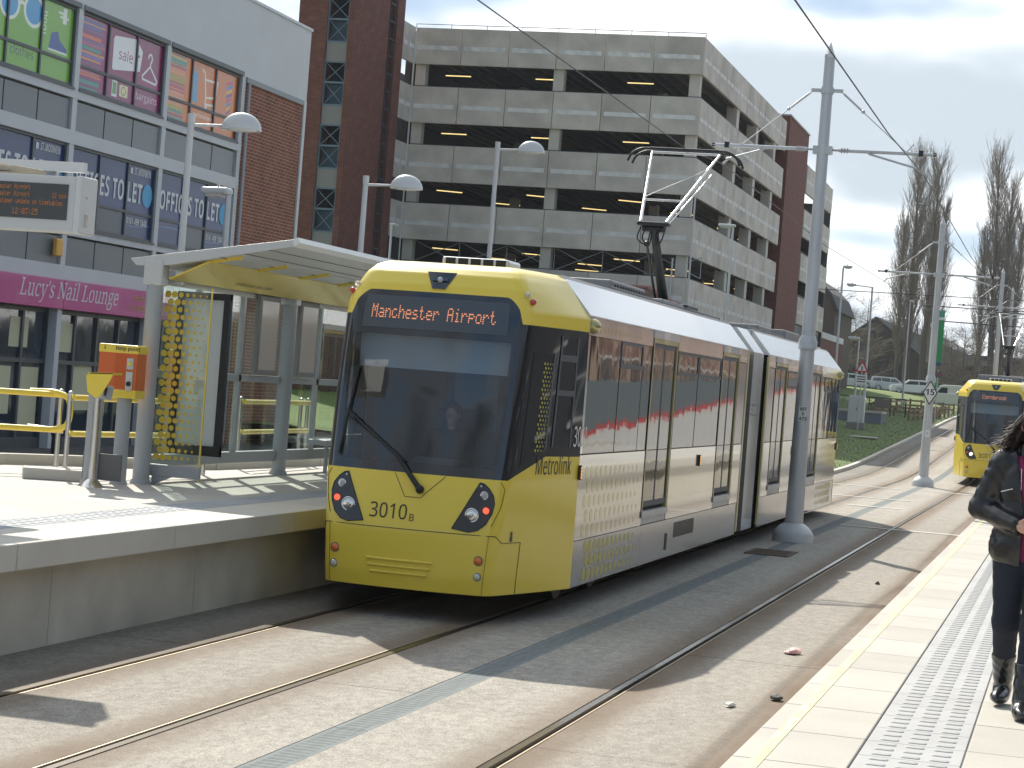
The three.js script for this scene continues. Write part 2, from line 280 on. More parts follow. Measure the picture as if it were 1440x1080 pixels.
{
  const r = mulberry(8), joint = [];
  for (let z = 6; z > -60; z -= .9) joint.push(z);
  const shades = [.96, 1, 1.03, 1.06].map(k => { const m = MT.platTop.clone(); m.color = C(k * .93, k * .915, k * .88); return m; });
  for (const z of joint) {
    Mesh('edge_slab', RB(.50, .2, .894, .008, PE + .25, PH - .1, z - .45), shades[r() * 4 | 0], pr);
    Mesh('paving_slab', RB(.9, .1, .894, .006, 6.055 + .45, PH - .05 + (r() - .5) * .002, z - .45), shades[r() * 4 | 0], pr);
    if (z > -40) for (let k = 1; k < 3; k++) Mesh('paving_slab', RB(.9, .1, .894, .006, 6.505 + k * .906, PH - .05 + (r() - .5) * .002, z - .45), shades[r() * 4 | 0], pr);
  }
  const wall = Ex(PE + .16, PE + .3, -.06, PH - .2, 6, -60); Mesh('platform_wall', wall, MT.platWall, pr);
  Mesh('paved_area', Ex(6.05, 9.6, -.2, PH - .104, 6, -60), MT.platTop, pr);
  Mesh('paved_area', Ex(8.78, 9.6, PH - .104, PH - .004, 6, -60), MT.platTop, pr);
  const yl = std(1, 1, 1, .8, { map: colTex(256, 1024, (x, y) => { const w = tfbm(x, y, 16, 4, 91), k = sstep(.52, .66, w); return [lerp(.74, .56, k), lerp(.63, .53, k), lerp(.30, .44, k)]; }, 12, .25) });
  for (let z = 6, i = 0; z > -60; z -= .9) Mesh('yellow_line', Ex(PE + .09, PE + .145, PH, PH + .003, z - .897, z - .003), yl, pr);
  // tactile strip: grey slabs with raised lozenges
  const tm = std(1, 1, 1, .8, { map: concrete(.37, [1.0, 1, .99], 57, 1.5, .1, .1), bumpMap: grainBump, bumpScale: .001 });
  const loz = RB(.09, .04, .066, .0195, 0, 0, 0).scale(1, .30, 1); loz.computeVertexNormals(); const far = []; let n = 0;
  const flank = Mesh('joint_strip', Ex(PE + .502, 6.053, PH - .2, PH - .012, 6, -60), tm, pr);
  for (let z = 6; z > -60; z -= .45) { const t = Mesh('tactile_slab', RB(.455, .08, .447, .005, 5.82, PH - .042, z - .225), tm, pr);
    for (let k = 0; k < 3; k++) for (let q = 0; q < 3; q++) { const zz = z - .075 - q * .15, xx = 5.69 + k * .13; if (zz > -7 || zz < -45) continue;
      if (n < 285) { const m = new THREE.Mesh(loz, tm); m.name = 'lozenge'; m.castShadow = m.receiveShadow = true; m.position.set(xx, PH - .002, zz); t.add(m); n++; } else far.push(loz.clone().translate(xx, PH - .002, zz)); } }
  tag(Mesh('lozenge_field', far, tm, pr), null, null, null, 'stuff');
}
// litter
{
  const lit = (label, cat, name, pos, geos, mat) => { const t = tag(Mesh(name, geos, mat), label, cat); t.position.set(...pos); return t; };
  const crumple = (rx, ry, rz, seed) => { const g = new THREE.IcosahedronGeometry(1, 2), p = g.attributes.position; for (let i = 0; i < p.count; i++) { const x = p.getX(i), y = p.getY(i), z = p.getZ(i), k = .55 + .9 * vnoise(x * 1.7 + seed, y * 1.7 + 9, z * 1.7 + 3); p.setXYZ(i, x * k * rx, Math.max(-.2 * ry, y * k * ry), z * k * rz); } const h = g.toNonIndexed(); h.computeVertexNormals(); return h; };
  lit('pink and white crumpled wrapper lying on the right trackbed', 'litter', 'crumpled_wrapper', [3.91, .02, -21.08], crumple(.08, .04, .1, 1), std(.75, .45, .42, .6));
  lit('dark crumpled scrap lying near the right platform wall', 'litter', 'crumpled_paper', [4.2, .02, -17.74], crumple(.05, .03, .075, 5), std(.12, .11, .10, .8));
  lit('small white paper scrap on the right trackbed', 'litter', 'paper_scrap', [3.92, .015, -17.08], crumple(.04, .025, .08, 8), std(.7, .68, .62, .8));
  lit('small dark stone lying on the right trackbed in the sun', 'stone', 'stone', [3.9, .01, -30.38], crumple(.035, .03, .04, 11), std(.08, .07, .06, .9));
}
/* ================= trams ================= */
const FJ = 12.65;            // distance from the tram's middle to the cab joint (local z)
// cab rows: y, front z (centre), corner half width, corner z, half width at the joint; z measured from the joint
const CR = [[.30, 1.78, .86, 1.68, 1.325], [.45, 1.80, .87, 1.70, 1.325], [.9, 1.80, .90, 1.70, 1.325], [1.45, 1.70, .96, 1.60, 1.325], [2.3, 1.54, .975, 1.45, 1.325], [3.06, 1.38, .975, 1.30, 1.325], [3.21, 1.34, .965, 1.265, 1.325], [3.40, 1.28, .90, 1.20, 1.18], [3.52, 1.21, .845, 1.13, 1.09], [3.60, 1.10, .78, 1.03, 1.03], [3.65, .92, .70, .88, .93], [3.67, .6, .55, .6, .72]];
function crow(y) { let i = 0; while (i < CR.length - 2 && CR[i + 1][0] < y) i++; const a = CR[i], b = CR[i + 1], t = clamp((y - a[0]) / (b[0] - a[0])); return [1, 2, 3, 4].map(k => lerp(a[k], b[k], t)); }
function cabBase(s, y) {
  const [zf, wc, zc, xj] = crow(y), a = Math.abs(s), sg = s < 0 ? -1 : 1;
  const P = q => q <= 1 ? [wc * q, zf + (zc - zf) * q * q] : [wc + (xj - wc) * (q - 1) + .022 * Math.sin(Math.PI * (q - 1)), zc * (2 - q)];
  const r1 = .13, r2 = .08; let x, z;
  if (a > 1 - r1 && a < 1 + r2) { const t = (a - 1 + r1) / (r1 + r2), p0 = P(1 - r1), p1 = P(1), p2 = P(1 + r2), u = 1 - t; x = u * u * p0[0] + 2 * u * t * p1[0] + t * t * p2[0]; z = u * u * p0[1] + 2 * u * t * p1[1] + t * t * p2[1]; } else [x, z] = P(a);
  return V(sg * x, y, FJ + z);
}
function cabPt(s, y, off = 0) {
  const p = cabBase(s, y); if (!off) return p; const e = .004;
  const y0 = Math.max(.30, y - e), y1 = Math.min(3.67, y + e), ds = cabBase(s + e, y).sub(cabBase(s - e, y)), dy = cabBase(s, y1).sub(cabBase(s, y0));
  return p.add(ds.cross(dy).normalize().multiplyScalar(off));
}
const fnum = f => typeof f === 'function' ? f : () => f;
function patch(s0, s1, ylo, yhi, ns, ny, off = 0) {
  ylo = fnum(ylo); yhi = fnum(yhi); const P = [], U = [], I = [];
  for (let j = 0; j <= ny; j++) for (let i = 0; i <= ns; i++) { const s = lerp(s0, s1, i / ns), y = lerp(ylo(s), yhi(s), j / ny), p = cabPt(s, y, off); P.push(p.x, p.y, p.z); U.push(p.x + p.z * .5, y); }
  for (let j = 0; j < ny; j++) for (let i = 0; i < ns; i++) { const a = j * (ns + 1) + i, b = a + 1, c = a + ns + 1, d = c + 1; I.push(a, b, d, a, d, c); }
  const g = new THREE.BufferGeometry(); g.setAttribute('position', new THREE.Float32BufferAttribute(P, 3)); g.setAttribute('uv', new THREE.Float32BufferAttribute(U, 2)); g.setIndex(I); g.computeVertexNormals(); return g.toNonIndexed();
}
// a shape drawn in x,y on the cab front, wrapped onto it
function onFront(g, off) { g = flat(g); const p = g.attributes.position; for (let i = 0; i < p.count; i++) { const x = p.getX(i), y = p.getY(i), w = crow(y)[1], s = x / w, q = cabPt(clamp(s, -.99, .99), y, off + p.getZ(i)); p.setXYZ(i, q.x, q.y, q.z); } g.computeVertexNormals(); return g; }
// x = metres from the joint towards the nose along the right cab flank (negative: on the body side)
function onFlank(g, off) { g = flat(g); const p = g.attributes.position; for (let i = 0; i < p.count; i++) { const x = p.getX(i), y = p.getY(i); if (x > 0) { const q = cabPt(2 - x / 1.66, y, off); p.setXYZ(i, q.x, q.y, q.z); } else p.setXYZ(i, 1.325 + off + .004, y, FJ + x); } g.computeVertexNormals(); return g; }
// thin dark seam along a polyline in (s, y)
function seam(pts, w = .007, off = .0025) { const gs = []; for (let i = 0; i < pts.length - 1; i++) { const [s0, y0] = pts[i], [s1, y1] = pts[i + 1], n = 10, P = []; for (let k = 0; k <= n; k++) P.push(cabPt(lerp(s0, s1, k / n), lerp(y0, y1, k / n), off).toArray()); gs.push(Tb(P, w / 2, 12, 5)); } return gs; }
const yBlk = s => { const a = Math.abs(s); return a < 1 ? 1.47 : a < 1.46 ? lerp(1.47, 1.72, (a - 1) / .46) : 1.72; };
const yTop = s => { const a = Math.abs(s); return a <= .78 ? 3.325 : a < .925 ? 3.06 + .265 * Math.sqrt(Math.max(0, 1 - Math.pow((a - .78) / .145, 2))) : 3.06; };
// 5 x 7 dot characters
const DOT = { M: '10001 11011 10101 10101 10001 10001 10001', a: '00000 00000 01110 00001 01111 10001 01111', n: '00000 00000 10110 11001 10001 10001 10001', c: '00000 00000 01110 10000 10000 10001 01110', h: '10000 10000 10110 11001 10001 10001 10001', e: '00000 00000 01110 10001 11111 10000 01110', s: '00000 00000 01110 10000 01110 00001 11110', t: '01000 01000 11100 01000 01000 01001 00110', r: '00000 00000 10110 11001 10000 10000 10000', A: '01110 10001 10001 11111 10001 10001 10001', i: '00100 00000 01100 00100 00100 00100 01110', p: '00000 00000 11110 10001 11110 10000 10000', o: '00000 00000 01110 10001 10001 10001 01110', C: '01110 10001 10000 10000 10000 10001 01110', b: '10000 10000 10110 11001 10001 10001 11110', k: '10000 10000 10010 10100 11000 10100 10010', 1: '00100 01100 00100 00100 00100 00100 01110', 2: '01110 10001 00001 00110 01000 10000 11111', 0: '01110 10001 10011 10101 11001 10001 01110', 3: '11111 00010 00100 00010 00001 10001 01110', 5: '11111 10000 11110 00001 00001 10001 01110', ':': '00000 00100 00100 00000 00100 00100 00000', m: '00000 00000 11010 10101 10101 10001 10001', u: '00000 00000 10001 10001 10001 10011 01101', d: '00001 00001 01101 10011 10001 10001 01111', l: '01100 00100 00100 00100 00100 00100 01110', ' ': '00000 00000 00000 00000 00000 00000 00000' };
function dots(text, px, py, size) { // list of small squares in xy, centred
  const gs = [], W = text.length * 6 - 1; [...text].forEach((ch, k) => { const rows = (DOT[ch] || DOT[' ']).split(' '); rows.forEach((row, j) => [...row].forEach((b, i) => { if (b === '1') gs.push(new THREE.PlaneGeometry(size * px, size * py * .8).translate((k * 6 + i - W / 2 + .5) * px, (3 - j) * py, 0).toNonIndexed()); })); }); return mergeGeometries(gs);
}
const glassBump = valTex(256, 256, (x, y) => tfbm(x, y, 4, 3, 71), .45, .33);
const TM = {
  frit: phy(.012, .014, .018, .10, { clearcoat: 1, clearcoatRoughness: .04 }),
  grey: std(.10, .105, .115, .6),
  screen: phy(.72, .80, .86, .02, { transmission: 1, thickness: 0, ior: 1.75 }),
  sideGlass: phy(.022, .026, .03, .035, { ior: 1.8, bumpMap: glassBump, bumpScale: .0035, clearcoat: 0 }),
  doorGlass: phy(.035, .034, .03, .04, { ior: 1.7, bumpMap: glassBump, bumpScale: .0035 }),
  silver: phy(.50, .495, .47, .17, { metalness: .62, clearcoat: .8, clearcoatRoughness: .05, bumpMap: glassBump, bumpScale: .005 }),
  silverTop: phy(.60, .62, .64, .3, { metalness: .3, clearcoat: .6, clearcoatRoughness: .1 }),
  skirt: phy(.40, .405, .41, .25, { metalness: .45, clearcoat: .5, clearcoatRoughness: .1 }),
  doorFrame: phy(.38, .33, .10, .35, { clearcoat: .3 }),
  letter: std(.045, .04, .025, .5),
  seat: std(.06, .07, .12, .9),
  led: std(.2, .05, .01, .6, { emissive: C(1, .38, .19), emissiveIntensity: .8 }),
  red: phy(.6, .06, .03, .2, { emissive: C(1, .16, .08), emissiveIntensity: .75 }),
  amber: phy(.75, .16, .01, .25, { clearcoat: 1 }),
  amberLit: phy(.75, .25, .02, .3, { emissive: C(1, .45, .08), emissiveIntensity: .55 }),
  lens: phy(.85, .87, .88, .06, { transmission: .5, thickness: .01, ior: 1.5 }),
  chrome: std(.75, .76, .77, .12, { metalness: 1 }),
  headLit: phy(.9, .85, .75, .2, { emissive: C(1, .85, .6), emissiveIntensity: 1.6 }),
  dot: std(.55, .47, .06, .5),
  ventGrey: std(.2, .2, .2, .6),
};
const disc = (x, y, z, ry, rz) => { const g = new THREE.CircleGeometry(1, 14).toNonIndexed(); g.scale(rz, ry, 1); g.rotateY(x > 0 ? Math.PI / 2 : -Math.PI / 2); return g.translate(x, y, z); };
function halfTurn(geos) { return geos.map(g => g.clone().rotateY(Math.PI)); }
function makeTram(label, number, suffix, dest, lit) {
  const T = thing('tram', label, 'tram', [0, 0, 0], 0);
  for (const e of [0, 1]) {
    const put = (name, geos, mat, parent = T) => { geos = (Array.isArray(geos) ? geos : [geos]); return Mesh(name, e ? halfTurn(geos.map(flat)) : geos, mat, parent); };
    const front = e === 0;
    /* --- cab --- */
    const shell = put('cab_shell', [patch(-2, 2, .30, yBlk, 200, 26), patch(-2, 2, yTop, 3.67, 200, 26)], MT.yellow);
    const capPts = []; for (let i = 0; i <= 60; i++) { const p = cabBase(-2 + 4 * i / 60, 3.67); capPts.push(new THREE.Vector2(p.x, -p.z)); }
    const cap = flat(new THREE.ShapeGeometry(new THREE.Shape(capPts))); cap.rotateX(-Math.PI / 2); cap.translate(0, 3.67, 0); put('cab_roof', boxUV(cap), MT.yellow, T);
    put('cab_seam', [...seam([[-.93, .905], [.93, .905]]), ...seam([[.93, .905], [1.0, .905], [1.09, .835], [1.30, .835], [1.30, .31]]), ...seam([[-.93, .905], [-1.0, .905], [-1.09, .835], [-1.30, .835], [-1.30, .31]]), ...seam([[.93, .31], [.93, .905]], .004), ...seam([[-.93, .31], [-.93, .905]], .004),
      ...seam([[-.93, 1.0], [-.99, 1.2], [-.99, 1.38], [-.93, 1.45]], .006), ...seam([[.93, 1.0], [.99, 1.2], [.99, 1.38], [.93, 1.45]], .006), ...seam([[-.2, 1.465], [-.06, 1.23], [.12, 1.23], [.36, 1.465]], .006)], MT.black, shell);
    // black glazing surround
    const fr = patch; const border = [fr(-1, 1, 1.47, 1.575, 60, 3), fr(-1, -.86, 1.575, 2.86, 14, 20), fr(.86, 1, 1.575, 2.86, 14, 20), fr(-1, 1, 2.86, s => Math.max(2.861, yTop(s)), 90, 12)];
    const sideBlk = [fr(1, 2, yBlk, 3.06, 40, 20), fr(-2, -1, yBlk, 3.06, 40, 20)];
    put('windscreen_surround', [...border, ...sideBlk], TM.frit);
    const ws = put('windscreen', patch(-.858, .858, 1.577, 2.858, 40, 20, -.003), TM.screen);
    const sw = [];
    for (const k of [-1, 1]) { const a = s => k * s; const f = (s0, s1, y0, y1) => k > 0 ? patch(s0, s1, y0, y1, 14, 14, .004) : patch(-s1, -s0, y0, y1, 14, 14, .004);
      sw.push(f(1.13, 1.44, s => yBlk(s) + .07, 2.78)); 
      put('cab_window', f(1.13, 1.44, s => yBlk(s) + .07, 2.78), TM.sideGlass); const w = put('cab_window', f(1.54, 1.80, 2.42, 2.72), TM.sideGlass); put('cab_window', f(1.54, 1.80, 1.84, 2.36), TM.sideGlass); put('cab_window', f(1.54, 1.80, 2.79, 2.97), TM.sideGlass);
      [[1.52, 1.545, 1.82, 2.99], [1.795, 1.82, 1.82, 2.99], [1.545, 1.795, 2.36, 2.42], [1.545, 1.795, 2.72, 2.79], [1.425, 1.45, 1.79, 2.80]].map(q => k > 0 ? patch(q[0], q[1], q[2], q[3], 4, 10, .008) : patch(-q[1], -q[0], q[2], q[3], 4, 10, .008)).forEach(g => put('window_frame', g, TM.grey, w));
      const dts = []; for (let j = 0; j < 22; j++) for (let i = 0; i < 4; i++) { const y = 1.78 + j * .045, s = 1.30 + i * .04 + (j % 2) * .02, r = .016 * (1 - i * .17); if (y > 2.72) continue; const q = cabPt(k * s, y, .0065), n = cabPt(k * s, y, .02).sub(q).normalize(); const c = new THREE.CircleGeometry(r, 8).toNonIndexed(); c.applyQuaternion(new THREE.Quaternion().setFromUnitVectors(V(0, 0, 1), n)); c.translate(q.x, q.y, q.z); dts.push(c); }
      put('dot_pattern', dts, TM.dot, w).userData.kind = 'stuff'; }
    // destination display
    const disp = put('destination_display', patch(-.80, .80, 2.93, 3.265, 40, 8, .004), phy(.05, .062, .075, .22, { clearcoat: .6, clearcoatRoughness: .1 }));
    const dg = dots(dest, .0125 * (dest.length < 12 ? 1.25 : 1), .0205, .78); dg.translate(-.02, 3.10, 0); put('led_text', onFront(dg, .008), TM.led, disp);
    // camera niche in the brow
    put('camera_housing', onFront(flat(new THREE.ShapeGeometry(new THREE.Shape([[-.16, 3.53], [-.05, 3.53], [.05, 3.53], [.16, 3.53], [.07, 3.36], [-.07, 3.36]].map(p => new THREE.Vector2(...p))))), .016), TM.frit);
    { const c = cabPt(0, 3.45, .02); put('camera_lens', [Sp(.03, c.x, c.y, c.z, 14)], TM.lens); put('camera_bar', onFront(new THREE.PlaneGeometry(.17, .04).translate(0, 3.46, 0), .021), std(.03, .06, .1, .3)); }
    /* lamps */
    for (const k of [-1, 1]) {
      const pts = [[.70, 1.43], [.745, 1.42], [.80, 1.375], [.842, 1.31], [.858, 1.23], [.845, 1.13], [.80, 1.02], [.73, .955], [.64, .93], [.47, .955]].map(p => [k * p[0], p[1]]);
      const sh = new THREE.Shape(pts.map(p => new THREE.Vector2(...p))); const hc = put('headlight_cluster', onFront(new THREE.ShapeGeometry(sh), .006), phy(.018, .018, .02, .3, { clearcoat: .7, clearcoatRoughness: .1 }));
      const rim = []; for (let i = 0; i < pts.length; i++) { const a = pts[i], b = pts[(i + 1) % pts.length]; const q = p => cabPt(p[0] / crow(p[1])[1], p[1], .006).toArray(); rim.push(Rod(q(a), q(b), .005, .005, 5)); } put('cluster_rim', rim, MT.black, hc);
      const lamp = (x, y, r, mat, bez = TM.chrome) => { const c = cabPt(k * x / crow(y)[1], y, .008); put('lamp', [La([[0, .012], [r * .5, .011], [r * .85, .006], [r, 0]], 20).rotateX(Math.PI / 2).translate(c.x, c.y, c.z)], mat, hc); put('lamp_bezel', [flat(new THREE.TorusGeometry(r * 1.08, r * .14, 8, 20)).translate(c.x, c.y, c.z)], bez, hc); };
      const on = lit ? TM.headLit : null;
      lamp(.655, 1.10, .062, on || TM.chrome, TM.chrome); if (!on) { const c = cabPt(k * .655 / crow(1.1)[1], 1.10, .016); put('lamp', [Sp(.02, c.x, c.y, c.z, 10)], TM.lens, hc); }
      lamp(.79, 1.155, .036, front && !lit ? TM.red : TM.amber, std(.25, .02, .015, .4)); lamp(.755, 1.305, .036, TM.lens); lamp(.715, 1.395, .010, TM.chrome);
      // bumper lamps
      const bl = (name, y, r, mat) => { const c = cabPt(k * .76 / crow(y)[1], y, .004); const o = put(name, [La([[0, .02], [r * .7, .016], [r, 0]], 18).rotateX(Math.PI / 2).translate(c.x, c.y, c.z)], mat); put('lamp_bezel', [flat(new THREE.TorusGeometry(r * 1.06, r * .13, 8, 20)).translate(c.x, c.y, c.z)], TM.grey, o); };
      bl('indicator', .65, .042, TM.amber); bl('reflector', .49, .036, TM.lens);
      // small marker lights at the shoulders
      const m = cabPt(k * 1.06, 3.29, .02), m2 = cabPt(k * 1.0, 3.36, .02); put('marker_light', [Sp(.035, m.x, m.y, m.z, 12)], phy(.5, .03, .03, .15, { clearcoat: 1 })); put('marker_light', [Sp(.032, m2.x, m2.y, m2.z, 12)], TM.lens);
    }
    // raised ribs on the bumper
    [[.585, .36, .03], [.52, .34, .0], [.455, .31, -.02]].forEach(([y, w, o]) => put('bumper_rib', seam([[(-w - .05) / .9, y], [(w - .05) / .9, y]], .034, .002), MT.yellow));
    // wiper
    { const q = (x, y, o) => cabPt(x / crow(y)[1], y, o).toArray(); const w = put('wiper', [Rod(q(.10, 1.31, .035), q(-.17, 1.62, .05), .03, .022), Rod(q(-.17, 1.62, .05), q(-.79, 2.05, .045), .02, .012), Rod(q(-.09, 1.58, .05), q(-.75, 1.98, .045), .011), Sp(.045, ...q(.10, 1.31, .03), 10)], MT.black); put('wiper_blade', [Rod(q(-.83, 1.60, .02), q(-.74, 2.5, .02), .014), Rod(q(-.79, 2.05, .04), q(-.78, 2.04, .015), .014)], MT.rubber, w); }
    // cab numbers and name
    const nf = onFront(letters(fontR, number, .15, { width: .40 }).translate(-.21, 1.0, 0), .004); put('fleet_number', nf, TM.letter);
    if (suffix) put('fleet_number', onFront(letters(fontR, suffix, .072).translate(.045, .99, 0), .004), TM.letter);
    const nm = letters(fontR, 'Metrolink', .185, { width: .86 }); { const p = nm.attributes.position; for (let i = 0; i < p.count; i++) p.setX(i, -p.getX(i)); nm.translate(.66, 1.535, 0); } put('name_lettering', onFlank(nm, .004), TM.letter);
    const n2 = letters(fontR, number, .215, { width: .42 }); { const p = n2.attributes.position; for (let i = 0; i < p.count; i++) p.setX(i, -p.getX(i)); n2.translate(.03, 1.83, 0); } put('side_number', onFlank(n2, .013), MT.whitePaint);
    // interior of the cab
    put('dashboard', [Ex(-.80, .80, 1.2, 1.5, FJ + .9, FJ + 1.42), Bx(.5, .05, .3, 0, 1.53, FJ + 1.0, 0, .4)], TM.grey);
    put('cab_floor', [Ex(-1.0, 1.0, .85, .95, FJ + .02, FJ + 1.4)], TM.grey);
    const bk = put('cab_bulkhead', [Ex(-1.24, 1.24, .9, 3.2, FJ - .35, FJ - .3), Ex(-.95, .95, 3.2, 3.5, FJ - .35, FJ - .3)], std(.16, .18, .21, .7)); put('bulkhead_door', [RB(.72, 1.9, .04, .02, .05, 1.95, FJ - .27)], std(.05, .09, .16, .35), bk); put('door_window', [Ex(-.2, .3, 1.9, 2.7, FJ - .247, FJ - .243)], std(.12, .19, .28, .15), bk);
    put('sun_blind', [Ex(-.82, .82, 2.52, 2.9, FJ + 1.22, FJ + 1.23)], std(.30, .33, .35, .8));
    const seat = put('driver_seat', [RB(.5, .12, .5, .04, -.05, 1.35, FJ + .3), RB(.5, .75, .12, .05, -.05, 1.75, FJ + .08)], TM.seat); put('seat_post', [Cy(.08, .1, .4, -.05, 1.12, FJ + .3)], TM.grey, seat);
    put('dashboard_lamp', [Ex(-.58, -.52, 1.52, 1.57, FJ + 1.3, FJ + 1.34), Ex(-.50, -.46, 1.52, 1.55, FJ + 1.3, FJ + 1.34)], TM.amber);
    /* --- passenger saloon, both sides --- */
    const L0 = FJ, L1 = 1.25; // joint to bellows
    for (const k of [-1, 1]) {
      const X = 1.325, side = (z0, z1, y0, y1, t = .03, dx = 0) => Ex(k * (X + dx - t), k * (X + dx), y0, y1, z0, z1);
      const d = [[L0 - 3.62, L0 - 5.28], [L0 - 8.98, L0 - 10.56]]; // doors
      const runs = [[L0 - .004, d[0][0]], [d[0][1], d[1][0]], [d[1][1], L1]];
      runs.forEach(([a, b]) => { put('side_panel', side(b, a, .81, 1.735), TM.silver); put('side_panel', side(b, a, 3.03, 3.21), TM.silver); });
      put('cant_panel', side(L1, L0 - .004, 3.2115, 3.235, .03, -.001), TM.silver);
      put('window_seam', [side(L1, L0, 1.735, 1.745, .02, -.01)], MT.black);
      // skirts
      const sk = [[L0 - .004, L0 - 3.72], [L0 - 3.728, L0 - 5.2], [L0 - 5.208, L0 - 8.9], [L0 - 8.908, L1]];
      sk.forEach(([a, b], i) => { const p = put('skirt_panel', side(b, a, .30, .80, .03, -.006), TM.skirt);
        if (i === 0) { // dot grid fading backwards, next to the cab
          const q = []; for (let r = 0; r < 3; r++) for (let c = 0; c < 12; c++) { const w = .17 * (1 - c / 18); q.push(disc(k * (X - .0045), .40 + r * .155, L0 - .62 - c * .235 - (r % 2) * .1, .078 * (1 - c / 22), w * .55)); } put('dot_pattern', q, std(.52, .47, .12, .4), p).userData.kind = 'stuff'; }
        if (i === 2) { put('vent_grille', Array.from({ length: 9 }, (_, r) => Ex(k * (X - .006), k * (X + .002), .535 + r * .023, .55 + r * .023, L0 - 7.5, L0 - 6.0)), MT.black, p); put('step_hole', [Ex(k * (X - .006), k * (X + .0005), .40, .62, L0 - 5.1 - .28, L0 - 5.1 - .42)], MT.black, p); } });
      { // paler fade dots on the lower side and on the band above the windows
        const q = []; for (let r = 0; r < 5; r++) for (let c = 0; c < 12; c++) { const w = .16 * (1 - c / 18); q.push(disc(k * (X + .0015), .90 + r * .16, L0 - .4 - c * .25 - (r % 2) * .12, .075 * (1 - c / 20), w * .55)); }
        for (let c = 0; c < 26; c++) c % 2 || q.push(disc(k * (X + .0015), 3.11, L0 - .4 - c * .1, .05 * (1 - c / 40), .07)); put('dot_pattern', q, phy(.52, .49, .26, .2, { metalness: .45, clearcoat: .6, clearcoatRoughness: .06 })).userData.kind = 'stuff'; }
      // windows
      const win = (a, b, y0 = 1.75, y1 = 3.025) => put('window', side(b, a, y0, y1, .02, -.004), TM.sideGlass);
      const hopper = (a, b, y) => { const w = win(a, b, 1.75, y - .03); const h = put('hopper', side(b + .05, a - .05, y + .02, 2.99, .02, -.006), TM.sideGlass, w); put('hopper_frame', [side(b, a, y - .03, y + .02, .02, .004), side(b, b + .05, y + .02, 3.025, .02, .004), side(a - .05, a, y + .02, 3.025, .02, .004), side(b + .05, a - .05, 2.99, 3.025, .02, .004)], TM.grey, w); };
      win(L0 - .10, L0 - 1.70); hopper(L0 - 1.74, L0 - 3.02, 2.75); win(L0 - 3.05, L0 - 3.55);
      hopper(L0 - 5.35, L0 - 6.95, 2.74); hopper(L0 - 7.0, L0 - 8.9, 2.74);
      put('end_panel', side(L1, L0 - 10.62, 1.75, 3.02, .02, -.003), phy(.13, .135, .14, .25, { clearcoat: .5, clearcoatRoughness: .1 }));
      put('corner_post', side(L0 - .10, L0 - .004, 1.75, 3.025, .02, -.002), TM.silver);
      // doors
      d.forEach(([a, b]) => {
        const D = put('door', [side(b, b + .06, .98, 3.14, .05, .004), side(a - .06, a, .98, 3.14, .05, .004), side(b + .06, a - .06, 3.08, 3.14, .05, .003)], TM.doorFrame);
        const m = (a + b) / 2; for (const [p, q] of [[b + .06, m - .006], [m + .006, a - .06]]) { const lf = put('door_leaf', [side(p, p + .028, 1.03, 3.08, .02, -.012), side(q - .028, q, 1.03, 3.08, .02, -.012), side(p + .028, q - .028, 1.03, 1.10, .02, -.012), side(p + .028, q - .028, 3.02, 3.08, .02, -.012)], TM.grey, D); put('door_glass', side(p + .028, q - .028, 1.10, 3.02, .012, -.016), TM.doorGlass, D); }
        put('door_edge', [side(m - .006, m + .006, 1.03, 3.08, .02, -.02)], MT.rubber, D);
        put('door_header', [side(b - .02, a + .02, 3.14, 3.235, .05, .012)], phy(.45, .48, .5, .3, { clearcoat: .5 }), D);
        put('door_step', [side(b - .02, a + .02, .90, .98, .06, .02), side(b, a, .81, .90, .03, -.01)], MT.galv, D);
        put('door_side', side(b - .02, b, .9, 3.14, .05, .006), MT.darkMetal, D); put('door_side', side(a, a + .02, .9, 3.14, .05, .006), MT.darkMetal, D);
      });
      // amber side flashers
      [L0 + .0, L0 - 7.5].forEach((z, i) => { const y = 1.55, f = put('side_flasher', [RB(.03, .16, .07, .012, k * (X + .016), y, z)], MT.darkMetal); put('flasher_lens', Array.from({ length: 4 }, (_, q) => Ex(k * (X + .030), k * (X + .0335), y - .065 + q * .034, y - .04 + q * .034, z - .024, z + .024)), TM.amberLit, f); });
      { const o = put('roof_dome', [Sp(.085, k * (X + .0), 3.13, L0 - .16, 18)], phy(.45, .40, .16, .15, { metalness: .6, clearcoat: 1 })); }
      // sloping cove above the windows
      put('roof_cove', [Pr([[0, 3.235], [0.0, 3.245], [-.32, 3.62], [-.36, 3.62], [-.36, 3.235]], L0 - L1 - .004).rotateY(k > 0 ? 0 : Math.PI).translate(k * 1.325, 0, k > 0 ? L1 : L0 - .004)], TM.silverTop);
    }
    put('roof', [Ex(-.98, .98, 3.55, 3.655, L1, L0)], TM.silverTop);
    put('underframe', [Ex(-1.2, 1.2, .34, .8, L1, L0), Ex(-.8, .8, .34, .8, L0, L0 + 1.3), Ex(-1.0, 1.0, .18, .34, L0 - 4.2, L0 - .8)], MT.black);
    put('saloon_core', [Ex(-1.28, 1.28, .82, 3.2, L1 + .05, L0 - .36)], std(.02, .022, .025, .9));
    for (const zc of [L0 - 1.6, L0 - 3.4]) for (const k of [-1, 1]) { const w = put('wheel', [Cy(.3, .3, .11, k * .745, .305, zc, 28, 0, Math.PI / 2)], std(.12, .1, .09, .5, { metalness: .6 })); put('axle_box', [Bx(.12, .2, .3, k * .9, .32, zc)], MT.rust, w); }
    put('bogie_frame', [Ex(-.95, -.83, .3, .45, L0 - 4, L0 - 1), Ex(.83, .95, .3, .45, L0 - 4, L0 - 1)], MT.rust);
